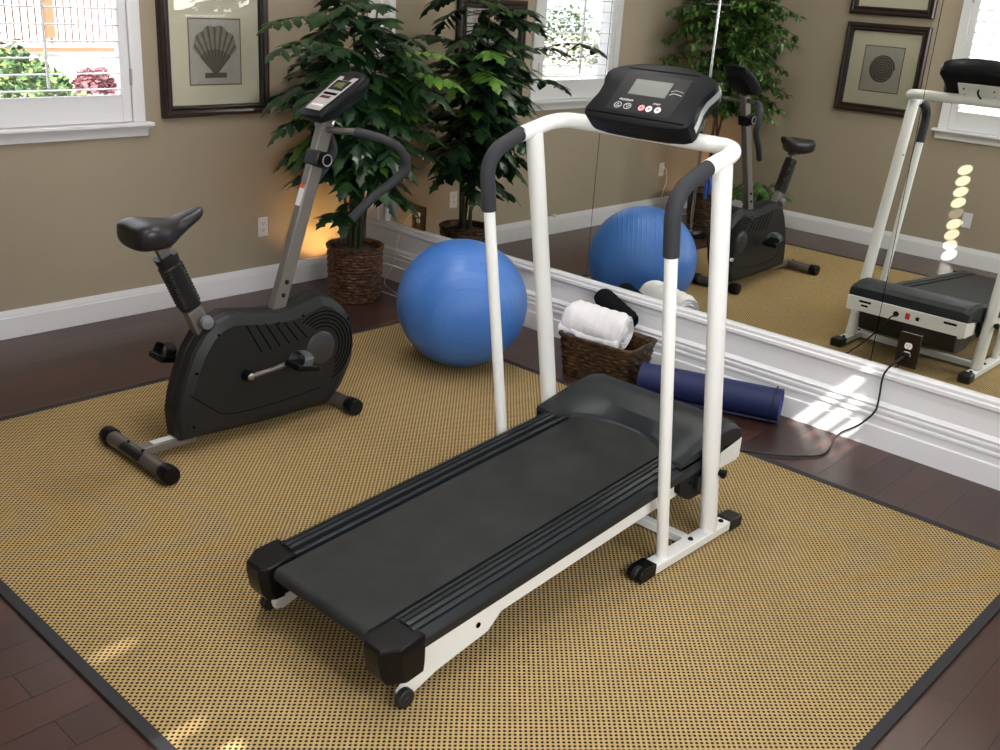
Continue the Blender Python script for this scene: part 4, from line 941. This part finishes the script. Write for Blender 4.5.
# ---------------------------------------------------------------- wicker basket with towels, rolled mat
bd = Vector((0.115, -0.993, 0)).normalized(); bs = Vector((0.993, 0.115, 0)).normalized()
bc0 = Vector((-0.298, -2.300, 0)); bl, bwd, bh = 0.215, 0.145, 0.215
bt = thing('wicker_basket', 'rectangular brown wicker basket against the mirror trim holding towels', 'basket', (bc0.x, bc0.y, 0.0))
def rrect(z, kl, kw, n=80):
    out = []
    for j in range(n):
        a = 2*PI*(j+0.5)/n; c_, s_ = math.cos(a), math.sin(a); e = 0.24
        u = math.copysign(abs(c_)**e, c_)*(bl+kl); v = math.copysign(abs(s_)**e, s_)*(bwd+kw); out.append((u, v))
    # even spacing
    tot = [0]
    for j in range(n): p, q = out[j], out[(j+1) % n]; tot.append(tot[-1]+math.hypot(p[0]-q[0], p[1]-q[1]))
    res = []; k = 0
    for j in range(n):
        tgt = tot[-1]*j/n
        while tot[k+1] < tgt: k += 1
        f_ = (tgt-tot[k])/max(1e-9, tot[k+1]-tot[k]); p, q = out[k % n], out[(k+1) % n]; res.append((p[0]+(q[0]-p[0])*f_, p[1]+(q[1]-p[1])*f_))
    return [bc0+bd*u+bs*v+Vector((0, 0, z)) for u, v in res]
rings = []; rows = 11; n = rows*4
for i in range(n+1):
    row = i//4; ph = (i % 4)/4; base = rrect(0.001+bh*i/n, -0.03+0.03*i/n, -0.02+0.02*i/n); cxy = bc0
    rg = []
    for j, p in enumerate(base):
        dirr = Vector((p.x-cxy.x, p.y-cxy.y, 0)).normalized(); wv = (1 if ((j//2)+row) % 2 else -1)
        rg.append(p+dirr*(0.004*math.sin(PI*ph)+wv*0.0035*math.sin(PI*ph)))
    rings.append(rg)
for (kk, dz) in ((0.008, 0.0), (0.010, 0.010), (0.0, 0.016), (-0.010, 0.010), (-0.014, -0.01), (-0.03, -bh+0.02)):
    rings.append(rrect(bh+dz, kk, kk))
P('woven_body', MB().loft(rings), m_wick2, bt, angle=80)

def towel_roll(p0, p1, r_, seg=40, nl=26, wob=0.004, spiral=True, turns=2.6, seed=1):
    rnd = random.Random(seed); ax = (p1-p0).normalized(); u = ax.cross(Vector((0, 0, 1))).normalized(); v = u.cross(ax)
    rings = []; phs = [rnd.uniform(0, 6) for _ in range(6)]
    for i in range(nl+1):
        t = i/nl; c = p0.lerp(p1, t); rg = []
        edge = min(t, 1-t)*nl
        for j in range(seg):
            a = 2*PI*j/seg
            k = r_*(1+0.03*math.sin(2*a+phs[0]+3*t)+0.025*math.sin(5*a+phs[1]+7*t)+0.02*math.sin(13*t*PI+phs[2]+a))
            if edge < 2: k *= (0.90, 0.975)[int(edge)]
            rg.append(c+(u*math.cos(a)+v*math.sin(a))*k)
        rings.append(rg)
    m = MB(); m.loft(rings, cap=False)
    # spiral end faces: concentric steps wound inwards
    for (c, sgn, base) in ((p0, -1, rings[0]), (p1, 1, rings[-1])):
        prev = base; nn = 14
        er = [base]
        for q in range(1, nn):
            f_ = 1-q/nn; dep = (0.006*math.sin(q*PI*0.8)+0.004)*sgn
            er.append([c+(p-c)*f_+ax*(dep+0.004*math.sin(4*PI*j/seg+q)*sgn) for j, p in enumerate(base)])
        m.loft(er, cap=False); n0 = len(m.v); m.f.append(tuple(range(n0-seg, n0))); m.mi.append(0)
    return m
tp0 = Vector((-0.330, -2.075, 0.275)); tp1 = Vector((-0.262, -2.380, 0.250))
tw = thing('rolled_towel', 'rolled white terry towel lying across the wicker basket', 'towel', tuple((tp0+tp1)/2), 'rolled towels')
P('roll', towel_roll(tp0, tp1, 0.098, seed=3), m_towel, tw, angle=80)
# loose hem of the towel
m = MB(); rings = []
for i in range(19):
    t = i/18; c = tp0.lerp(tp1, -0.03+1.06*t); o1 = c+Vector((-0.088, -0.01, -0.030+0.006*math.sin(9*t)))
    o2 = o1+Vector((-0.006, 0, -0.030-0.006*math.sin(14*t+1))); rings.append([o1+Vector((0.012, 0, 0.02)), o1+Vector((-0.010, 0, 0)), o2+Vector((-0.006, 0, 0)), o2+Vector((0.008, 0, -0.004)), o1+Vector((0.014, 0, -0.012))])
P('hem', MB().loft(rings), m_towel, tw, angle=80)
bp0 = Vector((-0.078, -2.070, 0.345)); bp1 = Vector((-0.085, -2.290, 0.255))
bt2 = thing('rolled_towel', 'rolled black towel standing behind the white one against the wall trim', 'towel', tuple((bp0+bp1)/2), 'rolled towels')
P('roll', towel_roll(bp0, bp1, 0.052, seed=9, wob=0.003), m_btow, bt2, angle=80)
# dark folded towels lower in the basket
b3 = MB(); b3.loft([[bc0+bd*(u*0.165)+bs*(v*0.095)+Vector((0, 0, z)) for u, v in ((-1, -1), (-0.5, -1), (0, -1), (0.5, -1), (1, -1), (1, 0), (1, 1), (0.5, 1), (0, 1), (-0.5, 1), (-1, 1), (-1, 0))] for z in (0.025, 0.05, 0.08, 0.11, 0.135)])
o = build('folded_towel', b3, m_btow, bevel=0.015, seg=3); tag(o, 'folded black towel filling the bottom of the wicker basket', 'towel')

# rolled exercise mat
ma = Vector((-0.342, -2.560, 0.088)); mz = Vector((-0.108, -3.205, 0.088)); axm = (mz-ma).normalized(); um = axm.cross(Vector((0, 0, 1))).normalized(); vm = Vector((0, 0, 1))
mt = thing('exercise_mat', 'navy blue exercise mat rolled up on the floor by the mirror trim', 'exercise mat', (-0.23, -2.84, 0.0))
def spiral_pts(r_out, r_in, turns, n, off=0.0):
    return [((r_out-(r_out-r_in)*k/n)+off, -R(60)-turns*2*PI*k/n) for k in range(n+1)]
sp = spiral_pts(0.086, 0.014, 5.2, 150); thk = 0.0100
ringA = []; 
def sp3(c, rr_, a): return c+um*rr_*math.cos(a)+vm*rr_*math.sin(a)
rings = [[], []]
m = MB(); vs = []; n = len(sp)
for (rr_, a) in sp: vs += [sp3(ma, rr_, a), sp3(ma, rr_-thk, a), sp3(mz, rr_-thk, a), sp3(mz, rr_, a)]
m.loft([vs[i*4:i*4+4] for i in range(n)]); P('rolled_sheet', m, m_mat2, mt, angle=40)
for tt in (0.955,):
    c = ma.lerp(mz, tt)
    P('elastic_strap', MB().tube([c+um*0.0875*math.cos(2*PI*k/32)+vm*0.0875*math.sin(2*PI*k/32) for k in range(32)], 0.0022, 6, closed=True), m_strap, mt)
# pale blue lining edge at the open end
vs = []
for (rr_, a) in sp[::2]: vs += [sp3(mz+axm*0.0005, rr_-thk*0.55, a), sp3(mz+axm*0.0005, rr_-thk, a), sp3(mz+axm*0.0015, rr_-thk, a), sp3(mz+axm*0.0015, rr_-thk*0.55, a)]
P('edge_lining', MB().loft([vs[i*4:i*4+4] for i in range(len(sp[::2]))]), m_mate, mt)

# ---------------------------------------------------------------- outlets and cords
def outlet(c, nrm, label, plate=m_plate, w_=0.072, h=0.118, rec=True, name='wall_outlet', group='wall outlets'):
    n_ = Vector(nrm); sd = Vector((-n_.y, n_.x, 0)); c = Vector(c); t = thing(name, label, 'outlet', tuple(c), group)
    def bx(m, u0, u1, z0, z1, d0, d1):
        vs = [c+sd*u+Vector((0, 0, z))+n_*d for d in (d0, d1) for u, z in ((u0, z0), (u1, z0), (u1, z1), (u0, z1))]
        return m.add(vs, [(0, 3, 2, 1), (4, 5, 6, 7), (0, 1, 5, 4), (1, 2, 6, 5), (2, 3, 7, 6), (3, 0, 4, 7)])
    P('plate', bx(MB(), -w_/2, w_/2, -h/2, h/2, 0.0005, 0.006), plate, t, bevel=0.0015)
    if rec:
        for z in (-0.020, 0.020):
            a = [c+sd*0.017*math.cos(2*PI*k/24)+Vector((0, 0, z+min(0.014, max(-0.014, 0.018*math.sin(2*PI*k/24)))))+n_*0.006 for k in range(24)]
            rc = P('receptacle', MB().loft([a, [p+n_*0.002 for p in a]]), m_plate, t)
            m = MB(); bx(m, -0.008, -0.0055, z-0.002, z+0.008, 0.0079, 0.0086); bx(m, 0.0055, 0.008, z-0.002, z+0.008, 0.0079, 0.0086); bx(m, -0.0025, 0.0025, z-0.011, z-0.007, 0.0079, 0.0086)
            P('slots', m, m_slot, rc)
    return t
outlet((-0.795, 0.0, 0.395), (0, -1, 0), 'white outlet plate on the tan wall left of the planter')
outlet((-3.40, 0.0, 0.40), (0, -1, 0), 'white outlet plate on the back wall near the far corner, seen in the mirror')
outlet((XL, -2.505, 0.355), (1, 0, 0), 'blank white plate low on the left wall, seen in the mirror', rec=False)
outlet((XM, -0.522, 0.458), (-1, 0, 0), 'bronze outlet plate set in the mirror by the corner', m_plate2, 0.118, 0.15, group='bronze outlet plates in the mirror')
outlet((XM, -3.690, 0.480), (-1, 0, 0), 'bronze outlet plate set in the mirror with a black plug', m_plate2, 0.098, 0.155, group='bronze outlet plates in the mirror')
# treadmill power cord
pc0 = (XM-0.010, -3.690, 0.455)
cd = thing('power_cord', 'black power cord from the mirror outlet over the trim to the treadmill', 'cord', (XM-0.01, -3.69, 0.46))
P('plug', MB().box((XM-0.032, -3.707, 0.442), (XM-0.0085, -3.673, 0.472)), m_blkg, cd, bevel=0.005)
path = [(XM-0.030, -3.690, 0.455), (-0.050, -3.672, 0.435), (-0.050, -3.640, 0.385), (-0.030, -3.622, 0.330), (-0.022, -3.622, 0.24), (-0.022, -3.615, 0.17), (-0.026, -3.56, 0.09), (-0.040, -3.49, 0.030), (-0.10, -3.485, 0.006), (-0.20, -3.515, 0.006), (-0.29, -3.525, 0.006), (-0.36, -3.49, 0.006),
        (-0.46, -3.40, 0.008), (-0.555, -3.28, 0.016), (-0.66, -3.13, 0.016), (-0.82, -3.01, 0.016), (-0.98, -2.965, 0.016), (-1.07, -2.985, 0.035), (-1.095, -3.05, 0.11), (-1.095, -3.12, 0.21), (-1.085, -3.165, 0.280), (-1.096, -3.18, 0.295)]
P('cable', MB().tube(smooth_path(path, 7), 0.0045, 8), m_bcord, cd)
# white lamp cord
wc = thing('lamp_cord', 'thin white cord hanging from the corner outlet down behind the ball', 'cord', (XM-0.01, -0.52, 0.48), 'white cords')
P('plug', MB().box((XM-0.030, -0.537, 0.466), (XM-0.0085, -0.505, 0.488)), m_wcord, wc, bevel=0.004)
P('cable', MB().tube(smooth_path([(XM-0.028, -0.52, 0.478), (-0.035, -0.50, 0.478), (-0.045, -0.455, 0.42), (-0.035, -0.40, 0.33), (-0.030, -0.365, 0.22), (-0.035, -0.335, 0.10), (-0.10, -0.34, 0.005), (-0.22, -0.62, 0.005), (-0.24, -0.50, 0.005), (-0.22, -0.28, 0.005), (-0.28, -0.20, 0.005), (-0.318, -0.193, 0.008)], 7), 0.0028, 8), m_wcord, wc)
wc2 = thing('lamp_cord', 'thin white cord hanging from the outlet near the ficus, seen in the mirror', 'cord', (-3.40, -0.01, 0.42), 'white cords')
P('plug', MB().box((-3.413, -0.03, 0.409), (-3.387, -0.009, 0.431)), m_wcord, wc2, bevel=0.004)
P('cable', MB().tube(smooth_path([(-3.40, -0.028, 0.42), (-3.41, -0.05, 0.40), (-3.44, -0.045, 0.30), (-3.41, -0.035, 0.17), (-3.42, -0.045, 0.02), (-3.50, -0.10, 0.005), (-3.646, -0.20, 0.006)], 7), 0.003, 8), m_wcord, wc2)

# ---------------------------------------------------------------- framed prints
def framed(c, nrm, label, kind, W=0.69, H=0.69, group='framed shell prints'):
    n_ = Vector(nrm); sd = Vector((-n_.y, n_.x, 0)); c = Vector(c); t = thing('framed_print', label, 'framed picture', tuple(c), group)
    mtx = Matrix((sd, n_, Vector((0, 0, 1)))).transposed()
    def tf(p): return c+mtx @ Vector(p)
    prof = [(0.0, 0.002), (0.0, 0.026), (0.010, 0.036), (0.022, 0.038), (0.034, 0.030), (0.040, 0.030), (0.050, 0.036), (0.058, 0.030), (0.062, 0.016), (0.062, 0.002)]
    m = MB(); rings = []
    for (sx_, sz_) in ((-1, -1), (1, -1), (1, 1), (-1, 1)):
        rings.append([tf((sx_*(W/2-p[0]), p[1], sz_*(H/2-p[0]))) for p in prof])
    n = len(prof); vs = [p for r_ in rings for p in r_]; fs = []; mis = []
    for i in range(4):
        for j in range(n-1):
            fs.append((i*n+j, i*n+j+1, ((i+1) % 4)*n+j+1, ((i+1) % 4)*n+j)); mis.append(1 if j >= 6 else 0)
    k0 = len(m.f); m.add(vs, fs); m.mi[k0:] = mis
    P('frame', m, [m_frame, m_frin], t, angle=30)
    m = MB(); a, b = W/2-0.055, H/2-0.055
    m.loft([[tf((x, d, z)) for x, z in ((-a, -b), (a, -b), (a, b), (-a, b))] for d in (0.003, 0.008)]); P('mat_board', m, m_mat, t)
    me = MB(); a, b = 0.166, 0.178; me.add([(x, d, z) for d in (0.0, 0.001) for x, z in ((-a, -b), (a, -b), (a, b), (-a, b))], [(0, 1, 2, 3), (7, 6, 5, 4), (0, 4, 5, 1), (1, 5, 6, 2), (2, 6, 7, 3), (3, 7, 4, 0)])
    pr_ = P('print', me, MATP[kind], None); pr_.parent = t
    M4 = mtx.to_4x4(); M4.translation = tf((0, 0.0085, 0))-Vector(t['_o']); pr_.matrix_local = M4
    m = MB(); a, b = W/2-0.060, H/2-0.060
    m.loft([[tf((x, d, z)) for x, z in ((-a, -b), (a, -b), (a, b), (-a, b))] for d in (0.0125, 0.014)]); P('glass', m, m_glass, t)
    return t
MATP = {k: shell_mat(k) for k in ('fan', 'spiral', 'whorl')}
framed((-1.088, 0.0, 1.418), (0, -1, 0), 'dark framed scallop shell print on the tan wall right of the window', 'fan')
framed((XL, -1.595, 1.410), (1, 0, 0), 'dark framed spiral shell print, lower of the two seen in the mirror', 'spiral')
framed((XL, -1.590, 2.160), (1, 0, 0), 'dark framed print hanging above the spiral shell print, seen in the mirror', 'whorl')

# ---------------------------------------------------------------- outside
struct(build('ground', MB().box((-30, -30, -0.35), (-6.2, 30, -0.3)), m_grnd))
gm = MB(); gm.add([(-16, 0.2, 0.2), (6, 0.2, 0.2), (6, 5.5, 0.62), (-16, 5.5, 0.62), (6, 9.5, 0.95), (-16, 9.5, 0.95), (-16, 0.2, -0.3), (6, 0.2, -0.3), (6, 9.5, -0.3), (-16, 9.5, -0.3)],
                  [(0, 1, 2, 3), (3, 2, 4, 5), (6, 7, 1, 0), (7, 8, 4, 2, 1), (8, 9, 5, 4), (9, 6, 0, 3, 5), (9, 8, 7, 6)])
struct(build('ground_bank', gm, m_grnd))
ff = thing('wooden_fence', 'pale picket fence outside the left window', 'fence', (0.0, 7.0, 0.74))
x = -0.4
while x < 3.0:
    P('picket', MB().box((x, 6.96, 0.885), (x+0.060, 6.985, 2.4)), m_fence, ff)
    x += 0.083
P('backing_board', MB().box((-0.4, 7.05, 0.9), (3.0, 7.07, 2.4)), mat('fence_gap', (0.03, 0.02, 0.025), 0.9), ff)
P('fence_rail', MB().box((-0.4, 6.93, 0.815), (3.0, 7.03, 0.850)), m_post, ff); P('fence_rail', MB().box((-0.4, 6.985, 2.1), (3.0, 7.03, 2.19)), m_fence, ff)
for x in (1.07, 2.9): P('fence_post', MB().box((x, 6.86, 0.97 if x < 2 else 0.7), (x+0.09, 6.955, 2.5)), m_post, ff)
def shrub(x, y, z, r_, seedv, mat_, label, n=900):
    rnd = random.Random(seedv); m = MB()
    for i in range(n):
        th_ = rnd.uniform(0, 2*PI); ph = math.acos(rnd.uniform(-0.2, 1)); rr_ = r_*rnd.uniform(0.6, 1.05)
        d = Vector((math.sin(ph)*math.cos(th_), math.sin(ph)*math.sin(th_), math.cos(ph))); p = Vector((x, y, z))+d*rr_
        lobed_leaf(m, p, Vector((rnd.uniform(-1, 1), rnd.uniform(-1, 1), rnd.uniform(-.6, .8))), Vector((rnd.uniform(-1, 1), rnd.uniform(-1, 1), 1)), 0.07, 0.05, 0, 1, 0.1)
    o_ = build('garden_shrub', m, mat_, angle=60, recalc=False); tag(o_, label, 'shrub', 'shrubs outside the left window'); return o_
shrub(-1.00, 3.2, 0.78, 0.46, 1, m_shrub, 'large green shrub outside the left window, farthest left')
shrub(-0.45, 4.2, 0.72, 0.34, 2, m_shrub, 'green shrub outside the window beside the shutter rod')
shrub(0.42, 4.5, 0.70, 0.17, 3, m_shrubr, 'small reddish shrub outside the left window')
shrub(-0.30, 3.4, 0.62, 0.16, 4, m_shrub, 'low green shrub near the sill outside the left window')
shrub(0.02, 4.5, 0.70, 0.14, 6, m_shrub, 'small green shrub left of the reddish one outside the window')
shrub(-8.0, 5.0, 0.9, 0.7, 8, m_shrub, 'green shrub outside the left window that shows only in the mirror')
for ob in list(bpy.data.objects):
    if '_o' in ob: del ob['_o']
